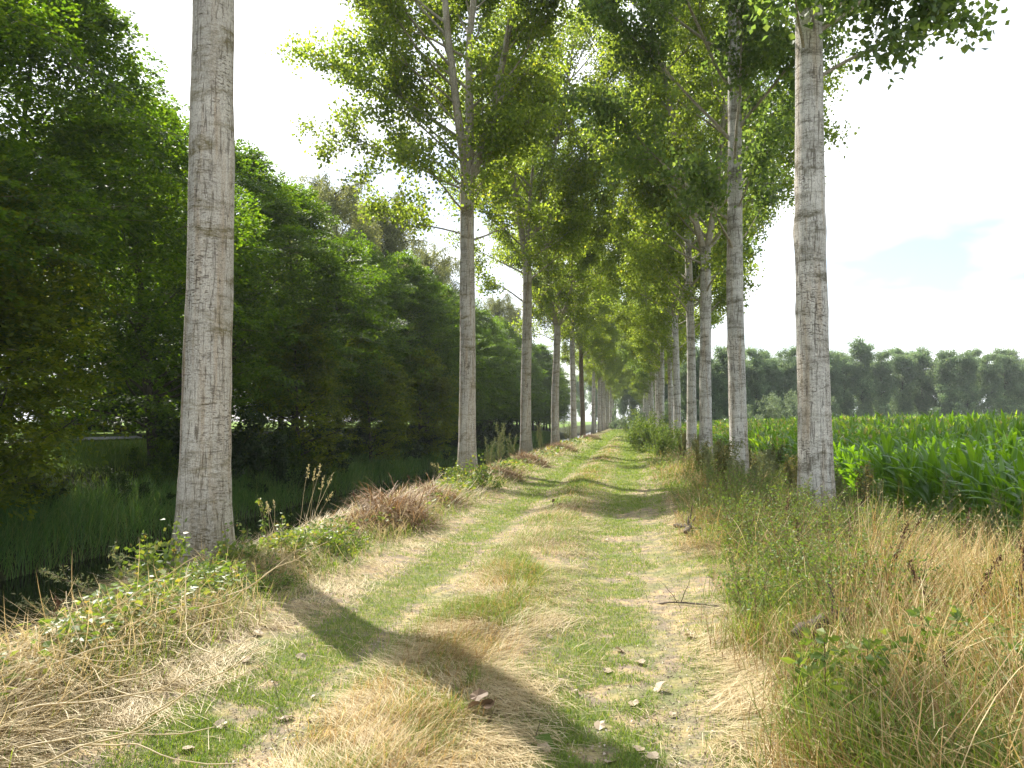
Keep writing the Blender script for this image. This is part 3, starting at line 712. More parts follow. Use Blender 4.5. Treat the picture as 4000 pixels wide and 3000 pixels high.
for i in range(15):
    thing('hedge_bush', fb, (4 + i * 5.6, 184 + (i * 29 % 7), -.6), i * 1.1, 1.5 + .12 * (i * 5 % 4), 'dim bush deep behind the plantation trunks, %s from the left' % ORD[i], 'bush', 'bushes behind the plantation')
# trees closing the far end of the avenue
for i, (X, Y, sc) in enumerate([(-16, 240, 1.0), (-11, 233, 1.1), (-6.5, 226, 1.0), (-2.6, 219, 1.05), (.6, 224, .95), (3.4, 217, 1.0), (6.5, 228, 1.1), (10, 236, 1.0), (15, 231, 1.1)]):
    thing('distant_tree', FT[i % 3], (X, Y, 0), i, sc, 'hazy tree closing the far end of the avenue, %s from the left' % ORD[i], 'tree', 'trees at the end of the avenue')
for i, (X, Y, sc) in enumerate([(-5.5, 200, 1.2), (-2.4, 190, .8), (-.2, 196, 1.1), (2.0, 192, .9), (5, 205, 1.2)]):
    thing('distant_bush', fw if i % 2 else fb, (X, Y, 0), i * 1.7, sc * (.6 if i % 2 else 1), 'pale bush where the track ends in the distance, %s from the left' % ORD[i], 'bush', 'bushes at the end of the avenue')

for i, (X, Y, sc) in enumerate([(-3.2, 142, .5), (-1.4, 147, .42), (.2, 143, .36), (1.3, 139, .5), (2.0, 128, .45)]):
    thing('green_bush', fb, (X, Y, 0), i * 1.3, sc, 'low green bush where the track fades into grass far ahead, %s from the left' % ORD[i], 'bush', 'low bushes where the track fades')

# ------------------------------------------------------------------ maize
def maize(seed, H=2.3, nl=11, segs=5, tassel=True, wid=.125, ll=.98):
    rng = np.random.default_rng(seed)
    st = MB().add(*tube(np.array([[0, 0, -.1], [.01, 0, H * .5], [0, .02, H * .86]]), [.017, .014, .007], 5 if segs > 3 else 3))
    lf = MB()
    k = np.arange(nl); base_az = rng.uniform(0, PI)
    az = base_az + (k % 2) * PI + rng.normal(0, .45, nl)
    z = np.linspace(.22, .84, nl) * H + rng.normal(0, .03, nl)
    L = ll * (.65 + .5 * np.sin(np.linspace(.25, .95, nl) * PI)) * rng.uniform(.85, 1.15, nl)
    tilt = R(24) + rng.normal(0, .12, nl); bend = rng.uniform(1.2, 2.5, nl) * np.linspace(1.1, .75, nl)
    up = rng.random(nl) < .22; bend = np.where(up, .35, bend); tilt = np.where(up, .12, tilt)
    P = np.stack([np.zeros(nl), np.zeros(nl), z], -1)
    # folded leaf: two strips
    s = segs
    sideaz = az + PI / 2 + rng.normal(0, .5, nl)
    n = nl; side = np.stack([np.cos(sideaz), np.sin(sideaz), np.zeros(n)], -1); p = P.copy(); rows = []
    prof = np.interp(np.linspace(0, 1, s + 1), [0, .15, .45, .8, 1], [.45, .85, 1, .6, .03])
    for i in range(s + 1):
        th = tilt + bend * (i / s) ** 1.3
        d = np.stack([np.sin(th) * np.cos(az), np.sin(th) * np.sin(az), np.cos(th)], -1)
        upv = np.cross(side, d)
        w = wid * prof[i] * .5
        wave = .012 * np.sin(i * 2.1 + k)[:, None] * np.array([0, 0, 1.])
        rows += [p - side * w + upv * w * .35 + wave, p, p + side * w + upv * w * .35 - wave]
        p = p + d * (L / s)[:, None]
    V = np.stack(rows, 1); m = 3 * (s + 1); b = np.arange(n)[:, None] * m
    q = []
    for i in range(s):
        for c in (0, 1):
            q.append(np.concatenate([b + 3 * i + c, b + 3 * i + c + 1, b + 3 * i + 4 + c, b + 3 * i + 3 + c], 1))
    lf.add(V.reshape(-1, 3), np.concatenate(q))
    ts = MB()
    if tassel:
        nt_ = 9 if segs > 3 else 4
        ts.add(*blades(np.tile([[0, .02, H * .85]], (nt_, 1)), rng.uniform(0, 6.28, nt_), rng.uniform(.2, .34, nt_), .014 if segs > 3 else .05, np.append(rng.uniform(.15, .6, nt_ - 1), .02), .35, 2, taper=.2))
    return st, lf, ts

MZ = [maize(101 + i, 2.2 + .05 * (i % 3)) for i in range(6)]
MZm = [[('stalk', a.mesh('maize_stalk', M['maize_leaf'], True)), ('leaves', b.mesh('maize_leaves', M['maize_leaf'])), ('tassel', c.mesh('maize_tassel', M['maize_tassel']))] for a, b, c in MZ]
MZlow = []
for i in range(6):
    a, b, c = maize(121 + i, 2.3, 9, 3, True, .12, .9); MZlow.append((b.arrays(), c.arrays()))
rngm = np.random.default_rng(9)
plants = []
for X in np.arange(5.35, 74, .72):
    step = .20
    Y = 3.0
    while Y < 140:
        d = math.hypot(X, Y)
        Y += (.27 if d < 36 else .42 if d < 70 else .9) * rngm.uniform(.75, 1.25)
        if d > 70 and rngm.random() < .35: continue
        ang = math.degrees(math.atan2(X, Y))
        if ang < 32 and d > 8: plants.append((X + rngm.normal(0, .06), Y, d, ang))
plants.sort(key=lambda t: t[2])
ind = [p for p in plants if p[3] < 26.5][:300]; inds = set(map(id, ind))
for n_, (X, Y, d, ang) in enumerate(ind):
    e = min(1, max(0, (X - 5.2) / 8.5)); sc = .60 + .38 * e ** .8 + rngm.normal(0, .05)
    parts = MZm[n_ % 6]
    if e < .25 or rngm.random() < .4: parts = parts[:2]
    thing('maize_plant', parts, (X, Y, float(gz(X, Y))), rngm.uniform(0, 6.28), (max(.92, sc), max(.92, sc), sc),
          'green maize plant at the edge of the field behind the poplars', 'maize plant', 'maize plants at the field edge')
mf = MB()
rest = [p for p in plants if id(p) not in inds]
cnt = 0
for j in range(6):
    sel = np.array([(p[0], p[1], p[2]) for p in rest[j::6]])
    if not len(sel): continue
    (Vb, qb, _), (Vt, qt, tt) = MZlow[j]
    n = len(sel); rz = rngm.uniform(0, 6.28, n); e = np.clip((sel[:, 0] - 5.2) / 8.5, 0, 1)
    sc = .60 + .38 * e ** .8 + rngm.normal(0, .05, n); fat = np.where(sel[:, 2] > 70, 1.9, np.where(sel[:, 2] > 36, 1.3, 1.0))
    zz = gz(sel[:, 0], sel[:, 1])
    for Vs, qs, ts_, mi in ((Vb, qb, None, 0), (Vt, qt, tt, 1)):
        c, s = np.cos(rz)[:, None], np.sin(rz)[:, None]
        X = (Vs[None, :, 0] * c - Vs[None, :, 1] * s) * (np.maximum(.92, sc) * fat)[:, None] + sel[:, 0:1]
        Yv = (Vs[None, :, 0] * s + Vs[None, :, 1] * c) * (np.maximum(.92, sc) * fat)[:, None] + sel[:, 1:2]
        Z = Vs[None, :, 2] * sc[:, None] * np.where((mi == 1) & (sel[:, 2] > 45), 1.06, 1.0)[:, None] + zz[:, None]
        off = (np.arange(n) * len(Vs))[:, None, None]
        mf.add(np.stack([X, Yv, Z], -1).reshape(-1, 3), (qs[None] + off).reshape(-1, 4) if len(qs) else None, (ts_[None] + off).reshape(-1, 3) if ts_ is not None and len(ts_) else None, mi)
    cnt += n
tag(mf.build('maize_field', [M['maize_leaf'], M['maize_tassel']]), 'mass of green maize with pale tassels filling the field', 'maize', kind='stuff')

# ------------------------------------------------------------------ grass, straw and litter on and beside the track
def scatter(rng, n, x0, x1, y0, y1, p=1.0):
    """density falls off with distance as 1/y**(1+p)"""
    u = rng.uniform(0, 1, n); a, b = y0 ** -p, y1 ** -p
    y = (a + (b - a) * u) ** (-1 / p)
    return rng.uniform(x0, x1, n), y

def keep(rng, m, *arrs):
    k = rng.random(len(m)) < m; return [a[k] for a in arrs]

def green_mask(x, y):
    far = sstep(7, 16, y)
    n1 = fbm(x, y, 41, 1.3); n2 = fbm(x, y, 47, 4.5, 2)
    rut = bump1(x, -2.14, .30) + bump1(x, -.12, .44)
    m = 1.3 * rut * (sstep(.25, .40, n1 * .6 + n2 * .4 + .18 * far))
    med = bump1(x, -1.15, .5) * sstep(.44, .56, n1) * .7
    edge = (bump1(x, -2.75, .4) + bump1(x, .66, .32)) * (.4 + .6 * far) * sstep(.42, .6, n2)
    return np.clip(m + med + edge, 0, 1)

def bare_mask(x, y):
    n1 = fbm(x, y, 61, 1.4); n2 = fbm(x, y, 67, 5.0, 2)
    b = bump1(x, -1.74, .17) * sstep(.34, .48, n1) + bump1(x, .24, .16) * sstep(.40, .52, n1) + bump1(x, -.12, .4) * sstep(.57, .66, n1 * .6 + n2 * .4) + bump1(x, -2.15, .35) * sstep(.58, .67, n1 * .6 + n2 * .4) + bump1(x, -2.62, .22) * sstep(.5, .6, n2) * .7
    return np.clip(b * 1.15, 0, 1) * (1 - .5 * sstep(14, 26, y))

def straw_mask(x, y):
    n1 = fbm(x, y, 53, 1.1); n2 = fbm(x, y, 59, 3.5, 2)
    m = bump1(x, -.72, .28) * 1.0 + bump1(x, -1.3, .4) * .55 + bump1(x, -2.7, .3) * .75 + bump1(x, .62, .38) * .95 + .06
    return np.clip(m * sstep(.40, .58, n1 * .5 + n2 * .5), 0, 1) * (1 - .9 * bump1(x, -1.76, .12)) * (1 - .6 * bump1(x, .22, .12)) * (1 - .85 * green_mask(x, y))

rg = np.random.default_rng(1)
x, y = scatter(rg, 800000, -3.4, 1.25, 2.7, 136, .85)
x, y = keep(rg, green_mask(x, y) * (1 - .93 * bare_mask(x, y)), x, y); n = len(x)
P = np.stack([x, y, gz(x, y)], -1); s = np.maximum(1, y / 7)
V, q, t = blades(P, rg.uniform(0, 6.28, n), rg.uniform(.022, .06, n) * (1 + .25 * (s - 1)), .0042 * s, rg.uniform(.1, .9, n), rg.uniform(.2, 1.0, n), 2)
tag(MB().add(V, q, t).build('short_grass', M['grass']), 'short green grass growing along the wheel ruts', 'grass', kind='stuff')

x, y = scatter(rg, 300000, -3.5, 1.4, 2.7, 110, .9)
x, y = keep(rg, straw_mask(x, y) * (1 - .88 * bare_mask(x, y)), x, y); n = len(x)
P = np.stack([x, y, gz(x, y) + rg.uniform(.014, .05, n)], -1); s = np.maximum(1, y / 7)
flow = (fbm(x, y, 71, .9) - .5) * 7 + np.where(x > -.95, -.7, 2.6)
V, q, t = blades(P, flow + rg.normal(0, .55, n), rg.uniform(.06, .24, n), .0030 * s, R(82) + rg.normal(0, .1, n), rg.normal(.12, .15, n), 2, taper=.2)
Vs_, qs_, ts_ = V, q, t
xg, yg = scatter(rg, 36000, -3.2, .8, 2.7, 30, 1.0)
xg, yg = keep(rg, bare_mask(xg, yg) * .5 + .03, xg, yg); ng = len(xg)
dg = rg.normal(0, 1, (ng, 3)); dg[:, 2] *= .25
Vg, qg = leafcards(np.stack([xg, yg, gz(xg, yg) + .018], -1), dg, np.array([0, 0, 1.]) + rg.normal(0, .5, (ng, 3)), rg.uniform(.008, .028, ng) * np.maximum(1, yg / 7) ** .6, rg.uniform(.006, .016, ng) * np.maximum(1, yg / 7) ** .6, .5, .35)
tag(MB().add(Vg, qg).build('gravel', M['stone']), 'small stones and crumbs of dead leaf on the bare soil of the ruts', 'gravel', kind='stuff')
tag(MB().add(V, q, t).build('straw_litter', M['straw']), 'pale flattened straw strewn across the track', 'straw', kind='stuff')

x, y = scatter(rg, 95000, -1.75, -.45, 2.7, 60, .9)
m = bump1(x, -1.2, .34) * (.12 + .88 * sstep(.36, .55, fbm(x, y, 83, 1.2)))
x, y = keep(rg, m, x, y); n = len(x)
P = np.stack([x, y, gz(x, y)], -1); s = np.maximum(1, y / 7); tuft = .5 + 1.0 * fbm(x, y, 87, 1.6)
az = (fbm(x, y, 89, .8) - .5) * 9 + rg.normal(0, .7, n)
V, q, t = blades(P, az, rg.uniform(.05, .21, n) * tuft, .0028 * s, rg.uniform(.3, 1.35, n), rg.uniform(.2, 1.1, n), 3)
tag(MB().add(V, q, t).build('median_grass', M['dry_grass']), 'tan dry grass on the ridge between the wheel ruts', 'grass', kind='stuff')
x, y = scatter(rg, 150000, -1.8, -.6, 2.7, 40, .9)
x, y = keep(rg, bump1(x, -1.2, .4) * sstep(.45, .6, fbm(x, y, 43, 1.5)), x, y); n = len(x)
P = np.stack([x, y, gz(x, y)], -1); s = np.maximum(1, y / 7)
V, q, t = blades(P, rg.uniform(0, 6.28, n), rg.uniform(.04, .12, n), .0036 * s, rg.uniform(.1, .7, n), rg.uniform(.2, 1.2, n), 3)
tag(MB().add(V, q, t).build('median_green', M['grass']), 'greener tufts mixed into the ridge between the ruts', 'grass', kind='stuff')

# tall verge on the maize side
def verge_edge(y): return .80 + .5 * (fbm(y * 0, y, 91, .45) - .5) * 2 + .45 * (fbm(y * 0, y, 92, 2.2) - .5) * 2
x, y = scatter(rg, 190000, .5, 6.6, 2.3, 70, 1.0)
ok = (np.degrees(np.arctan2(x, y)) < 34) | (y < 6)
x, y = x[ok], y[ok]
e = verge_edge(y); clump = fbm(x, y, 93, 1.1)
m = sstep(e - .35, e + .5, x) * (1 - .55 * sstep(4.6, 3.4, y) * sstep(.9, 1.5, x)) * (.35 + .65 * sstep(.38, .56, clump)) * (1 - .9 * sstep(4.0, 5.4, x))
x, y, clump = keep(rg, m, x, y, clump); n = len(x)
P = np.stack([x, y, gz(x, y)], -1); s = np.maximum(1, y / 8)
hgt = (.22 + .42 * sstep(0, 1.2, x - verge_edge(y))) * rg.uniform(.4, 1.35, n) * (.35 + 1.25 * sstep(.32, .66, clump)) * (1 - .76 * sstep(2.6, 4.2, x)) * (1 - .42 * sstep(6, 12, y))
az = (fbm(x, y, 95, .8, 2) - .5) * 16 + 2.2 + rg.normal(0, 1.0, n)
lodge = sstep(.50, .66, fbm(x, y, 96, .75))
V, q, t = blades(P, az, hgt * (1 + .35 * lodge), .0043 * s, np.abs(rg.normal(.26, .30, n)) + .85 * lodge, rg.uniform(.0, 1.1, n), 4, taper=.5)
tag(MB().add(V, q, t).build('verge_dry_grass', M['dry_grass']), 'tall golden dry grass on the verge beside the maize', 'grass', kind='stuff')
nl_ = 7000
xl, yl = scatter(rg, nl_, .9, 5.4, 2.3, 40, 1.0)
ok = (np.degrees(np.arctan2(xl, yl)) < 34) | (yl < 6); xl, yl = xl[ok], yl[ok]; nl_ = len(xl); sl = np.maximum(1, yl / 8)
Pl = np.stack([xl, yl, gz(xl, yl) + rg.uniform(.02, .42, nl_) * (1 - .5 * sstep(6, 12, yl)) * (1 - .75 * sstep(2.6, 4.2, xl))], -1)
Vl, ql, tl_ = blades(Pl, rg.uniform(0, 6.28, nl_), rg.uniform(.25, .8, nl_), .0034 * sl, R(62) + rg.normal(0, .28, nl_), rg.normal(.25, .4, nl_), 4, taper=.3)
tag(MB().add(Vl, ql, tl_).build('verge_straw', M['dry_grass']), 'broken pale stems lying crosswise in the verge grass', 'straw', kind='stuff')
k = rg.random(n) < .10
tips = V.reshape(n, 9, 3)[k]; tp = tips[:, 8]; tdir = nrm(tips[:, 8] - tips[:, 6])
tp = np.repeat(tp, 5, 0); tdir = np.repeat(tdir, 5, 0); mm = len(tp)
tp = tp - tdir * rg.uniform(0, .10, mm)[:, None] + rg.normal(0, .006, (mm, 3))
V2, q2 = leafcards(tp, tdir + rg.normal(0, .35, (mm, 3)), rg.normal(0, 1, (mm, 3)), .022 * np.repeat(s[k], 5) ** .7, .007 * np.repeat(s[k], 5), .5)
tag(MB().add(V2, q2).build('verge_seed_heads', M['pale_seed']), 'pale seed heads on the dry verge grass', 'grass', kind='stuff')

x, y = scatter(rg, 190000, .45, 6.8, 2.3, 60, 1.0)
ok = (np.degrees(np.arctan2(x, y)) < 34) | (y < 6); x, y = x[ok], y[ok]
near = 1 - sstep(4.2, 6.0, y)
m = sstep(-.1, .3, x - verge_edge(y)) * (1 - .7 * sstep(4.6, 5.6, x)) * (.30 + .6 * sstep(.42, .6, fbm(x, y, 97, .9)) + .6 * near * sstep(1.2, 2.2, x) + .5 * sstep(4, 5.5, x))
x, y = keep(rg, np.clip(m, 0, 1), x, y); n = len(x)
P = np.stack([x, y, gz(x, y)], -1); s = np.maximum(1, y / 8)
V, q, t = blades(P, rg.uniform(0, 6.28, n), rg.uniform(.15, .5, n) * (1 - .35 * sstep(6, 12, y)) * (1 - .65 * sstep(2.8, 4.3, x)), .0058 * s ** .8, np.abs(rg.normal(.25, .25, n)), rg.uniform(.3, 1.6, n), 4)
tag(MB().add(V, q, t).build('verge_green_grass', M['grass']), 'green grass blades growing through the dry verge', 'grass', kind='stuff')

x, y = scatter(rg, 150000, .5, 6.8, 2.5, 60, 1.0)
ok = (np.degrees(np.arctan2(x, y)) < 34) | (y < 6); x, y = x[ok], y[ok]
m = sstep(0, .4, x - verge_edge(y)) * (.16 + .9 * sstep(.46, .6, fbm(x, y, 99, .8)))
x, y = keep(rg, np.clip(m, 0, 1), x, y); n = len(x)
P = np.stack([x, y, gz(x, y) + rg.uniform(.05, .62, n) * (.4 + .5 * sstep(0, 1, x - .8)) * (1 - .6 * sstep(2.8, 4.3, x))], -1); s = np.maximum(1, y / 8) ** .8
d = rg.normal(0, 1, (n, 3)); d[:, 2] *= .5
V, q = leafcards(P, d, rg.normal(0, .6, (n, 3)) + np.array([0, 0, 1.]), rg.uniform(.02, .045, n) * s, rg.uniform(.010, .02, n) * s)
tag(MB().add(V, q).build('verge_weeds', M['weed_leaf']), 'fine pale green weed leaves threaded through the verge grass', 'weeds', kind='stuff')

# brush on the canal side
x, y = scatter(rg, 120000, -6.0, -2.75, 2.6, 60, 1.0)
n1 = fbm(x, y, 111, .8)
m = sstep(-2.8, -3.3, x) * (.25 + .75 * sstep(.36, .55, n1))
x, y = keep(rg, m, x, y); n = len(x); n1 = fbm(x, y, 111, .8)
heap = .20 * sstep(.4, .65, n1) * bump1(x, -3.8, .55)
hf = .15 + .85 * sstep(-5.0, -3.9, x)
P = np.stack([x, y, gz(x, y) + heap * rg.uniform(0, 1.1, n) + .01], -1); s = np.maximum(1, y / 8)
az = (fbm(x, y, 113, .6) - .5) * 10 + rg.normal(0, .6, n)
V, q, t = blades(P, az, rg.uniform(.12, .6, n), .0042 * s, R(76) + rg.normal(0, .25, n) * hf, rg.normal(.35, .4, n), 4, taper=.25)
tag(MB().add(V, q, t).build('bank_straw', M['straw']), 'tangled dry stalks matted along the canal bank', 'straw', kind='stuff')
x, y = scatter(rg, 90000, -6.3, -2.7, 2.6, 70, 1.0)
m = sstep(-2.7, -3.2, x) * (.3 + .7 * sstep(.42, .6, fbm(x, y, 117, .9))); x, y = keep(rg, m, x, y); n = len(x)
P = np.stack([x, y, gz(x, y)], -1); s = np.maximum(1, y / 8)
V, q, t = blades(P, rg.uniform(0, 6.28, n), rg.uniform(.06, .28, n) * (.2 + .8 * sstep(-5.0, -3.9, x)), .0055 * s ** .8, np.abs(rg.normal(.3, .3, n)), rg.uniform(.3, 1.4, n), 3)
tag(MB().add(V, q, t).build('bank_grass', M['grass']), 'green grass along the canal-side edge of the track', 'grass', kind='stuff')
x, y = scatter(rg, 56000, -6.0, -3.0, 2.8, 60, 1.0)
m = sstep(-3.0, -3.5, x) * sstep(.42, .6, fbm(x, y, 119, 1.1)); x, y = keep(rg, m, x, y); n = len(x)
P = np.stack([x, y, gz(x, y) + rg.uniform(.02, .34, n) * (.3 + fbm(x, y, 121, 1.3)) * (.08 + .92 * sstep(-4.9, -3.8, x))], -1); s = np.maximum(1, y / 8) ** .8
d = rg.normal(0, 1, (n, 3)); d[:, 2] *= .4
V, q = leafcards(P, d, rg.normal(0, .5, (n, 3)) + np.array([0, 0, 1.]), rg.uniform(.03, .085, n) * s, rg.uniform(.022, .055, n) * s, .42, .08)
tag(MB().add(V, q).build('bank_creepers', M['bramble']), 'green bramble and nettle leaves sprawling over the canal bank', 'ground cover', kind='stuff')

# reeds and grass at the far water edge
x = rg.uniform(-14.1, -12.02, 66000); y = 2 + 118 * rg.uniform(0, 1, 66000) ** 1.6; n = len(x)
P = np.stack([x, y, gz(x, y)], -1)
V, q, t = blades(P, rg.uniform(0, 6.28, n), rg.uniform(.4, 1.05, n), .015 * np.maximum(1, y / 22), np.abs(rg.normal(.12, .15, n)), rg.uniform(.2, 1.5, n), 4)
tag(MB().add(V, q, t).build('reeds', M['reed']), 'dark green reeds along the far water edge', 'reeds', kind='stuff')
x = rg.uniform(-18.8, -13.8, 30000); y = 6 + 60 * rg.uniform(0, 1, 30000) ** 1.4; n = len(x)
P = np.stack([x, y, gz(x, y)], -1)
V, q, t = blades(P, rg.uniform(0, 6.28, n), rg.uniform(.10, .34, n), .014 * np.maximum(1, y / 22), np.abs(rg.normal(.2, .2, n)), rg.uniform(.2, 1.3, n), 3)
tag(MB().add(V, q, t).build('far_bank_grass', M['grass']), 'rough grass on the far bank between the reeds and the road', 'grass', kind='stuff')
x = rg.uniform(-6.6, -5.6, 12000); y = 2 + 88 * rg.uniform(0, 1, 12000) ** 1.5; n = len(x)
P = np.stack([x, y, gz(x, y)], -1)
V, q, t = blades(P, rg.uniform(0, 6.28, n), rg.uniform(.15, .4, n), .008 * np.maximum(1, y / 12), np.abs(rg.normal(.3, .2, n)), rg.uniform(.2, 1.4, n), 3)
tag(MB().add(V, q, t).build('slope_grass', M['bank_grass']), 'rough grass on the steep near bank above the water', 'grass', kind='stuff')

# ------------------------------------------------------------------ individual plants
def weed(seed, h, stems=1, lean=.15, az0=None, nb=10, bl=.25, leaf=.05, lw=.02, nleaf=400, lmat='weed_leaf', smat='stalk', head=0, hmat='seed', hlen=.3, hsize=.014, bangle=.7, r=.005, leaf_from=.1, leaf_to=1.0):
    rng = np.random.default_rng(seed); sm = MB(); segs = []; hd = MB()
    for i in range(stems):
        az = rng.uniform(0, 6.28) if az0 is None else az0 + rng.normal(0, .35)
        tl = abs(rng.normal(lean, lean * .4)); L = h * rng.uniform(.75, 1.05)
        P = grow(rng, (rng.normal(0, .05), rng.normal(0, .05), -.04), (math.sin(tl) * math.cos(az), math.sin(tl) * math.sin(az), math.cos(tl)), L, 9, .04, 0)
        sm.add(*tube(P, np.linspace(r, r * .35, len(P)), 4))
        for s in np.linspace(max(.1, leaf_from), .98, nb) + rng.uniform(-.03, .03, nb):
            p, d = along(P, s); dd = nrm(d * math.cos(bangle) + nrm(rng.normal(0, 1, 3) * np.array([1, 1, .4])) * math.sin(bangle))
            P2 = grow(rng, p, dd, bl * (1.2 - s * .8) * rng.uniform(.7, 1.2), 4, .1, .05); sm.add(*tube(P2, np.linspace(r * .4, r * .2, len(P2)), 3))
            if leaf_from <= s <= leaf_to: segs.append((P2[0], P2[-1], 1.0))
            if head and s > .45: hd_add(hd, rng, P2, 14, hsize)
        if leaf_to > .9: segs.append((P[3], P[-1], .6))
        if head:
            a = along(P, 1 - hlen)[0]; hd_add(hd, rng, np.stack([a, P[-1]]), head, hsize)
    parts = [('stem', sm.mesh('weed_stem', M[smat], True))]
    if nleaf and segs: parts.append(('foliage', leafy(rng, segs, nleaf, leaf, .012, M[lmat], .2, lw / leaf, .45)))
    if head: parts.append(('seed_head', hd.mesh('weed_seed', M[hmat])))
    return parts
def hd_add(mb, rng, P, n, size):
    t = rng.uniform(0, 1, n)
    A = np.array([along(P, u)[0] for u in t]) + rng.normal(0, size * .6, (n, 3)) * (1.15 - t)[:, None]
    d = nrm(P[-1] - P[0]) + rng.normal(0, .6, (n, 3))
    V, q = leafcards(A, d, rng.normal(0, 1, (n, 3)), size * rng.uniform(.8, 1.6, n), size * .7, .5, .1); mb.add(V, q)

def put(name, parts, px, py, z, rz, sc, label, cat, group=None):
    X, Y = gp(px, py, z); return thing(name, parts, (X, Y, float(gz(X, Y))), rz, sc, label, cat, group)

mug = [weed(201, 1.35, 4, .18, None, 22, .32, .045, .011, 2600, 'mugwort', 'stalk', 0, bangle=.55), weed(202, 1.2, 3, .12, None, 24, .24, .04, .010, 2000, 'mugwort', 'stalk', 0, bangle=.5)]
for i, (px, py, sc, m, lab) in enumerate([(500, 462, 1.15, 0, 'tall feathery mugwort just left of the third canal poplar'), (512, 465, .95, 1, 'feathery mugwort directly against the third canal poplar'), (541, 455, 1.25, 1, 'upright mugwort between the third and fourth canal poplars'), (489, 470, .75, 0, 'short mugwort at the left end of the clump by the third canal poplar'), (568, 443, 1.2, 0, 'small mugwort in front of the fifth canal poplar')]):
    put('mugwort_plant', mug[m], px, py, 0, i * 1.9, sc, lab, 'plant', 'mugwort by the canal poplars')
lean_mug = weed(203, 1.25, 3, 1.0, R(150), 18, .3, .04, .012, 1300, 'mugwort', 'stalk', 0, bangle=.6)
put('mugwort_plant', lean_mug, 150, 598, .15, R(20), .95, 'mugwort leaning out over the water left of the thick poplar', 'plant')
br = bush(205, .85, .75, 900, .075, 'bramble', .8, 9, .5)
for i, (px, py, sc, lab) in enumerate([(165, 578, .8, 'bramble bush with yellowish leaves at the left foot of the thick poplar'), (232, 575, .6, 'bright green bramble at the foot of the thick poplar, on its right'), (288, 568, .62, 'bramble sprawling over straw between the thick poplar and the reed heap'), (478, 492, .9, 'yellow-green bramble at the foot of the three-limbed poplar'), (455, 484, .7, 'bramble at the water edge left of the three-limbed poplar'), (332, 558, .5, 'small bramble beside the brown reed heap')]):
    put('bramble_bush', br, px, py, .05, i * 1.4, sc, lab, 'bush', 'brambles on the canal bank')
fern = bush(206, .55, .6, 1500, .04, 'weed_leaf', .5, 10, .7)
for i, (px, py, sc, lab) in enumerate([(205, 600, .85, 'leafy green tansy clump in front of the thick poplar'), (262, 596, .7, 'lacy green plant at the edge of the straw right of the thick poplar')]):
    put('tansy_plant', fern, px, py, .05, i, sc, lab, 'plant', 'lacy plants by the thick poplar')
tg = [weed(207, 1.0, 6, .25, R(20), 0, .1, .03, .01, 0, 'straw', 'straw', 26, 'pale_seed', .16, .02, r=.0035), weed(208, .9, 5, .35, R(160), 0, .1, .03, .01, 0, 'straw', 'straw', 22, 'pale_seed', .14, .02, r=.0035)]
for i, (px, py, sc, m, lab) in enumerate([(300, 556, 1.05, 0, 'dry cocksfoot stems arching over the canal right of the thick poplar'), (275, 560, .9, 1, 'dry cocksfoot leaning towards the thick poplar'), (440, 490, .8, 1, 'dry grass stems at the water edge left of the three-limbed poplar')]):
    put('cocksfoot_grass', tg[m], px, py, .0, i * .3, sc, lab, 'grass tuft', 'seeding cocksfoot tufts')
net = weed(209, .8, 1, .3, R(150), 8, .07, .055, .03, 60, 'bramble', 'dark_stalk', 0, r=.004)
put('nettle_plant', net, 272, 562, .0, 0, 1.0, 'single leafy nettle stem standing against the dark water', 'plant')
put('nettle_plant', net, 168, 574, .1, 1.2, .9, 'leafy nettle shoot rising left of the thick poplar', 'plant')
umb = weed(210, .7, 1, .2, R(200), 7, .14, .03, .01, 0, 'straw', 'stalk', 30, 'seed', .04, .014, bangle=.4, leaf_from=.75, r=.004)
put('hogweed_stalk', umb, 355, 532, .0, 0, .9, 'dead umbel stalk standing beside the brown reed heap', 'plant', 'dead umbel stalks')
put('hogweed_stalk', umb, 408, 508, .0, 1.0, .9, 'dead umbel stalk behind the brown reed heap', 'plant', 'dead umbel stalks')
put('hogweed_stalk', umb, 52, 652, .2, 2.0, .75, 'withered brown umbel on the straw at the left edge', 'plant', 'dead umbel stalks')

def reed_heap(seed, Lx, Ly, H, n):
    rng = np.random.default_rng(seed); th = rng.uniform(0, 6.28, n); r = rng.uniform(0, 1, n) ** .6
    P = np.stack([Lx * r * np.cos(th), Ly * r * np.sin(th), H * (1 - r ** 1.5) * (.6 + .7 * noise3(r * np.cos(th) * 3, r * np.sin(th) * 3, 0, seed)) + rng.uniform(-.05, .06, n)], -1)
    V, q, t = blades(P, th + rng.normal(0, .9, n), rng.uniform(.18, .6, n), rng.uniform(.006, .016, n), R(62) + rng.normal(0, .35, n), rng.uniform(.3, 1.5, n), 4, taper=.3)
    return MB().add(V, q, t).mesh('reed_heap', M['brown_reed'])
rh = [reed_heap(301, .95, .55, .48, 1500), reed_heap(302, .8, .5, .35, 1200)]
for i, (px, py, m, sc, lab) in enumerate([(360, 534, 1, .75, 'dark brown drooping reed heap nearest to the thick poplar'), (392, 526, 0, 1.0, 'large heap of cut brown reeds between the thick and three-limbed poplars'), (432, 505, 1, .9, 'brown reed heap just in front of the three-limbed poplar'), (528, 466, 0, .9, 'brown reed heap at the foot of the third canal poplar'), (500, 480, 1, .8, 'straw-coloured reed heap at the track edge before the third canal poplar'), (560, 452, 0, .9, 'reed heap at the foot of the fourth canal poplar'), (590, 440, 0, .9, 'reed heap by the ivy-covered poplar')]):
    X, Y = gp(px, py, 0.05); o = link('reed_heap', rh[m]); o.location = (X, Y, float(gz(X, Y)) - .02); o.rotation_euler = (0, 0, 1.57 + i * .3); o.scale = (sc,) * 3
    tag(o, lab, 'reed heap', 'cut reed heaps on the canal bank')

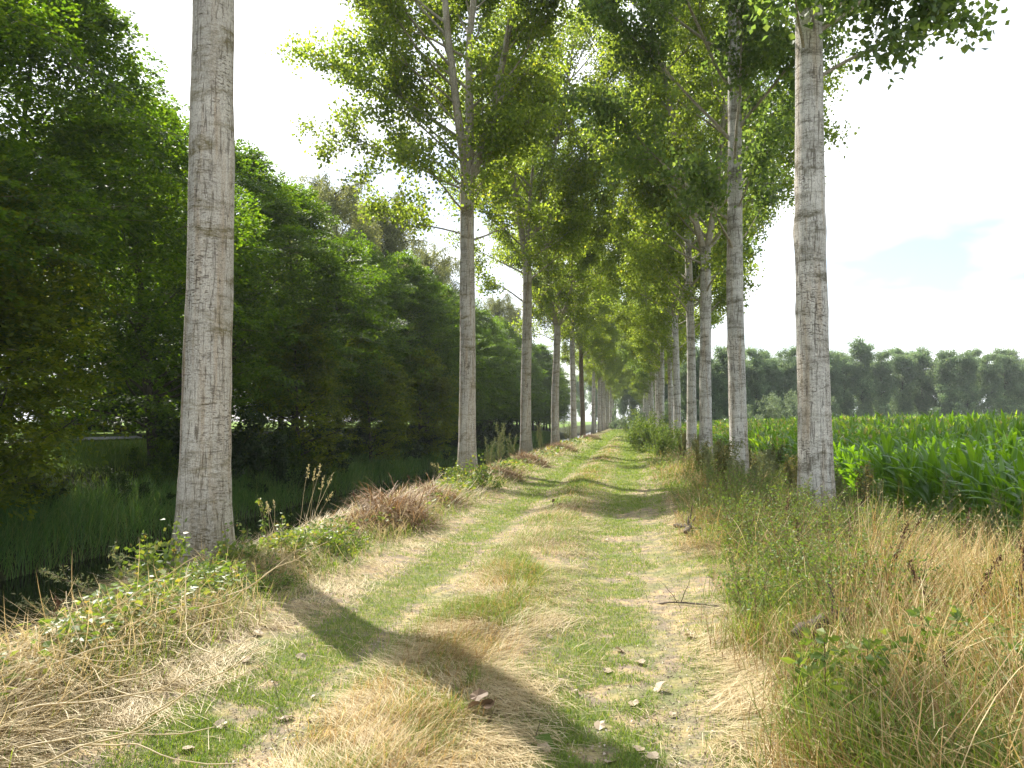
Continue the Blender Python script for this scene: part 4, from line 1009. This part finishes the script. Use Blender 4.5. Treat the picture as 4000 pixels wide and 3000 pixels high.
# long cut stems lying on the left foreground
rng = np.random.default_rng(61)
def cut_stem(seed, L):
    r_ = np.random.default_rng(seed); P = grow(r_, (0, 0, .05), (1, 0, .08), L, 12, .13, .0, .02); P[:, 2] = np.maximum(P[:, 2], .02)
    return MB().add(*tube(P, np.linspace(.0048, .002, len(P)), 4)).mesh('cut_stem', M['straw'], True)
cs = [cut_stem(310 + i, .6 + .22 * i) for i in range(4)]
stems_at = [(60, 700, 10), (20, 745, 20), (110, 660, -25), (150, 690, 170), (180, 640, -10), (30, 690, 60), (90, 730, 5), (210, 655, 150), (140, 720, 35), (10, 660, -5), (70, 640, 8), (240, 625, -35), (50, 720, -30), (120, 640, 70), (200, 625, 15), (160, 655, -60), (35, 760, 15), (80, 750, -8), (225, 600, 40), (15, 715, 30)]
for i, (px, py, a) in enumerate(stems_at):
    X, Y = gp(px, py, .2); o = link('cut_stem', cs[i % 4]); o.location = (X, Y, float(gz(X, Y)) + .10 + .05 * (i % 3)); o.rotation_euler = (R(5 * (i % 3)), R(-4), R(a))
    tag(o, 'dry cut stem lying on the matted straw by the water', 'stem', 'cut stems on the left bank')

# weeds on the maize-side verge
brn = [weed(221, 1.15, 4, .14, None, 20, .24, .06, .024, 1300, 'brown_weed', 'dark_stalk', 0, bangle=.6), weed(222, 1.05, 4, .16, None, 20, .26, .06, .022, 1300, 'mugwort', 'stalk', 0, bangle=.6)]
chv = [weed(223, .8, 4, .35, None, 16, .28, .030, .013, 650, 'weed_leaf', 'stalk', 0, bangle=.7), weed(224, .65, 5, .5, None, 14, .3, .032, .014, 650, 'weed_leaf', 'stalk', 0, bangle=.8)]
rngv = np.random.default_rng(88)
for i in range(90):
    Y = 14 + i * .5 + rngv.uniform(-.4, .4); X = rngv.uniform(1.5, 4.8)
    thing('verge_weed', brn[i % 2], (X, Y, float(gz(X, Y))), rngv.uniform(0, 6.28), rngv.uniform(.75, 1.15), 'tall brownish weed around the feet of the maize-side poplars', 'weed', 'tall weeds between the maize-side poplars')
for i in range(150):
    Y = 4.6 + rngv.uniform(0, 1) ** 1.3 * 15; X = rngv.uniform(1.2, 4.0)
    if abs(X - RX) < .5 and abs(Y - 13.6) < .6: Y -= 1.2
    thing('chervil_plant', chv[i % 2], (X, Y, float(gz(X, Y))), rngv.uniform(0, 6.28), rngv.uniform(.7, 1.1), 'fine-leaved pale green weed in the dry verge near the front maize-side poplars', 'weed', 'fine green weeds in the verge')
for i in range(22):
    X, Y = RX + rngv.normal(0, .75), 10.1 + rngv.normal(0, .6)
    thing('chervil_plant', chv[i % 2], (X, Y, float(gz(X, Y))), rngv.uniform(0, 6.28), rngv.uniform(.9, 1.3), 'pale green weed hiding the foot of the nearest maize-side poplar', 'weed', 'weeds at the foot of the nearest maize-side poplar')
put('chervil_plant', chv[0], 740, 625, .1, .4, 1.0, 'bluish-green feathery weed at the track edge in front of the dry grass', 'weed')
put('chervil_plant', chv[1], 757, 640, .1, 1.4, .95, 'feathery green weed leaning into the dry grass beside the track', 'weed')
elder = bush(226, 2.0, 1.3, 5200, .10, 'weed_leaf', .38, 14, .45)
for i, (px, Yd, sc, lab) in enumerate([(652, 38, 1.15, 'large green shrub crowding the right edge of the track far ahead'), (645, 45, .9, 'yellow-green shrub just beyond the large one at the right track edge'), (661, 33, .85, 'low green shrub in front of the large one at the right track edge'), (640, 62, .8, 'small bright shrub where the track narrows in the distance')]):
    X = at_y(px, Yd); thing('green_shrub', elder, (X, Yd, float(gz(X, Yd))), i * 1.7, sc, lab, 'shrub', 'shrubs at the right track edge')
dock = [weed(231, .95, 1, .22, R(0), 5, .14, .03, .012, 40, 'weed_leaf', 'dark_stalk', 120, 'seed', .38, .016, bangle=.35, leaf_from=.3, leaf_to=.5), weed(232, .85, 1, .5, R(20), 4, .12, .03, .012, 30, 'weed_leaf', 'dark_stalk', 110, 'seed', .42, .016, bangle=.35, leaf_from=.3, leaf_to=.5)]
for i, (px, py, m, rz, sc, lab) in enumerate([(855, 640, 1, 0, 1.05, 'dark seed spike leaning right in the middle of the dry verge'), (905, 612, 1, .1, .8, 'small leaning brown seed spike right of the largest leaning one'), (928, 668, 0, .3, .95, 'upright dark brown seed spike in the right foreground grass'), (965, 690, 0, 2.0, .9, 'brown seed spike with drooping tufts near the right foreground'), (1002, 670, 0, 1.0, 1.1, 'tall dark seed spike at the right edge of the frame'), (868, 590, 0, .2, .95, 'thin red-stemmed seed spike below the nearest maize-side poplar'), (945, 560, 1, .2, 1.1, 'tall brown spike against the front maize leaves'), (985, 570, 0, .4, 1.2, 'tall brown spike at the right in front of the maize'), (838, 575, 1, .5, .8, 'withered brown spike beside the foot of the nearest maize-side poplar')]):
    put('dock_plant', dock[m], px, py, .1, rz, sc * 1.2, lab, 'plant', 'dock seed spikes in the verge')
tallm = weed(233, 1.55, 2, .3, R(10), 18, .2, .04, .013, 900, 'mugwort', 'stalk', 0, bangle=.45)
for i, (px, py, sc, lab) in enumerate([(930, 545, 1.0, 'tall mugwort leaning right before the maize at the right'), (985, 560, .95, 'tall mugwort in front of the maize near the right edge'), (862, 520, .95, 'mugwort leaning against the maize right of the nearest trunk'), (880, 530, .8, 'lower mugwort between the nearest maize-side trunk and the maize')]):
    put('mugwort_plant', tallm, px, py, -.2, i * .25, sc, lab, 'plant', 'mugwort by the maize')
stk = [weed(245, .85, 1, .25, None, 7, .12, .03, .012, 30, 'brown_weed', 'dark_stalk', 40, 'seed', .12, .012, r=.0032, leaf_from=.4), weed(246, .75, 1, .35, None, 9, .1, .04, .018, 46, 'weed_leaf', 'dark_stalk', 0, r=.003)]
for i in range(44):
    X, Y = rngv.uniform(1.3, 4.4), 3.6 + 6.5 * rngv.uniform(0, 1) ** 1.2
    thing('verge_stalk', stk[i % 2], (X, Y, float(gz(X, Y))), rngv.uniform(0, 6.28), rngv.uniform(.75, 1.15), 'thin dark weed stalk standing in the dry grass of the right verge', 'weed', 'dark stalks in the right verge')
nt = [weed(241, .5, 1, .15, None, 10, .08, .055, .032, 40, 'weed_leaf', 'dark_stalk', 0, r=.0035), weed(242, .4, 1, .3, None, 9, .08, .06, .036, 36, 'weed_leaf', 'dark_stalk', 0, r=.0035)]
for i in range(64):
    px, py = rngv.uniform(780, 1040), rngv.uniform(672, 775)
    put('nettle_plant', nt[i % 2], px, py, .1, rngv.uniform(0, 6.28), rngv.uniform(.7, 1.2), 'low nettle with broad leaves in the bottom right corner', 'plant', 'nettles in the bottom right corner')

# deadwood, fallen leaves
def wood_piece(seed, L, r, n=9, bend=.12, forks=2):
    rg_ = np.random.default_rng(seed); mb = MB(); P = grow(rg_, (-L / 2, 0, r), (1, 0, .05), L, n, bend, 0)
    dsp = 1 + .35 * (noise3(np.arange(len(P))[:, None] * .9, np.arange(9)[None] * .9, 0, seed) - .5)
    rr = r * np.interp(np.linspace(0, 1, len(P)), [0, .08, .9, 1], [.55, 1, .75, .25]); mb.add(*tube(P, rr, 9, disp=dsp))
    for i in range(forks):
        p, d = along(P, rg_.uniform(.3, .9)); P2 = grow(rg_, p, d + rg_.normal(0, .9, 3) + np.array([0, 0, .5]), L * .4, 5, .15, 0); mb.add(*tube(P2, np.linspace(r * .5, r * .12, len(P2)), 6))
    return mb.mesh('deadwood', M['wood_dark'], True)
for i, (nm, px, py, z, L, r, rz, lab) in enumerate([('fallen_log', 832, 640, .25, .55, .05, 25, 'short dark log lying in the tall dry grass'), ('driftwood_root', 703, 527, .1, .9, .04, -30, 'gnarled dark root at the right edge of the track'), ('driftwood_root', 693, 538, .05, .45, .04, 60, 'small charred-looking root piece below the gnarled root'), ('dead_twig', 690, 606, .05, .7, .008, -35, 'thin dead twig at the edge of the dry grass on the right'), ('dead_twig', 584, 540, .05, .35, .006, 120, 'little twig sticking out of the ridge between the ruts')]):
    X, Y = gp(px, py, z); o = link(nm, wood_piece(401 + i, L, r, forks=7 if 'root' in nm else 2)); o.location = (X, Y, float(gz(X, Y)) + (.22 if nm == 'fallen_log' else .06 if nm == 'driftwood_root' else .03)); o.rotation_euler = (0, R(-12), R(rz)); tag(o, lab, 'deadwood')

def fallen_leaf(seed, s):
    rg_ = np.random.default_rng(seed); n = 12; th = np.linspace(0, 2 * PI, n, endpoint=False)
    rr = s * (.42 + .12 * np.cos(th) + .05 * rg_.normal(0, 1, n)); V = [(0, 0, .012)]
    for a, r in zip(th, rr): V.append((r * math.cos(a) * 1.2, r * math.sin(a), .012 + s * .28 * rg_.uniform(0, 1) * abs(math.sin(a))))
    return MB().add(V, None, [(0, 1 + i, 1 + (i + 1) % n) for i in range(n)]).mesh('fallen_leaf', M['dead_leaf'])
fl = [fallen_leaf(501 + i, .045 + .009 * i) for i in range(6)]
spots = [(243, 622), (278, 714), (404, 691), (286, 714), (246, 662), (258, 640), (315, 693), (355, 610), (640, 748), (634, 703), (620, 650), (606, 668), (575, 690), (560, 682), (655, 757), (600, 722), (640, 662), (660, 690), (505, 722), (470, 610), (530, 580), (590, 600), (606, 540), (690, 640), (672, 716), (165, 668), (190, 742), (222, 720), (300, 655), (340, 592), (725, 665), (735, 755), (548, 640), (610, 760), (545, 750), (175, 640)]
for i, (px, py) in enumerate(spots):
    X, Y = gp(px, py, 0.02); o = link('fallen_leaf', fl[i % 6]); o.location = (X, Y, float(gz(X, Y)) + .02); o.rotation_euler = (rngv.normal(0, .25), rngv.normal(0, .25), rngv.uniform(0, 6.28)); o.scale = (.95, .95, .8)
    tag(o, 'pale curled dead poplar leaf lying on the track', 'leaf', 'fallen leaves on the track')
def brown_leaf(seed):
    me = fallen_leaf(seed, .085); me.materials[0] = M['brown_leaf']; return me
clm = [brown_leaf(521 + i) for i in range(3)]
for i, (px, py, lab) in enumerate([(484, 720, 'crumpled brown clump of dead leaves between the ruts near the camera'), (553, 509, 'reddish brown dead leaf clump on the ridge further up the track')]):
    X, Y = gp(px, py, .05); rg_ = np.random.default_rng(601 + i); n = 26
    ct = empty('leaf_clump', (X, Y, float(gz(X, Y)) + .02), i * 1.0); tag(ct, lab, 'leaf clump')
    for j in range(6):
        o = link('leaf', clm[j % 3], ct); o.location = rg_.normal(0, .05, 3) + np.array([0, 0, .03]); o.rotation_euler = tuple(rg_.normal(0, .9, 3)); o.data = o.data
burd = bush(243, .14, .22, 24, .11, 'weed_leaf', .7, 6, .9)
put('dock_rosette', burd, 548, 742, .03, .5, 1.0, 'small broad-leaved green rosette on the track near the bottom', 'plant')
print('leaves', LEAFCNT, 'maize', len(ind), cnt)

# ------------------------------------------------------------------ summer haze
hm, hn = new_mat('haze')
vs = nd(hn, 'ShaderNodeVolumePrincipled'); vs.inputs['Color'].default_value = (.90, .96, 1.0, 1); vs.inputs['Density'].default_value = HAZE; vs.inputs['Anisotropy'].default_value = .1
ho = hn.nodes.new('ShaderNodeOutputMaterial'); hn.links.new(vs.outputs[0], ho.inputs['Volume'])
hv = [(x_, y_, z_) for x_ in (-901, 901) for y_ in (-61, 1601) for z_ in (-3.6, 32.0)]
hb = MB().add(hv, [(0, 1, 3, 2), (4, 6, 7, 5), (0, 4, 5, 1), (2, 3, 7, 6), (0, 2, 6, 4), (1, 5, 7, 3)]).build('haze', hm); tag(hb, kind='stuff')
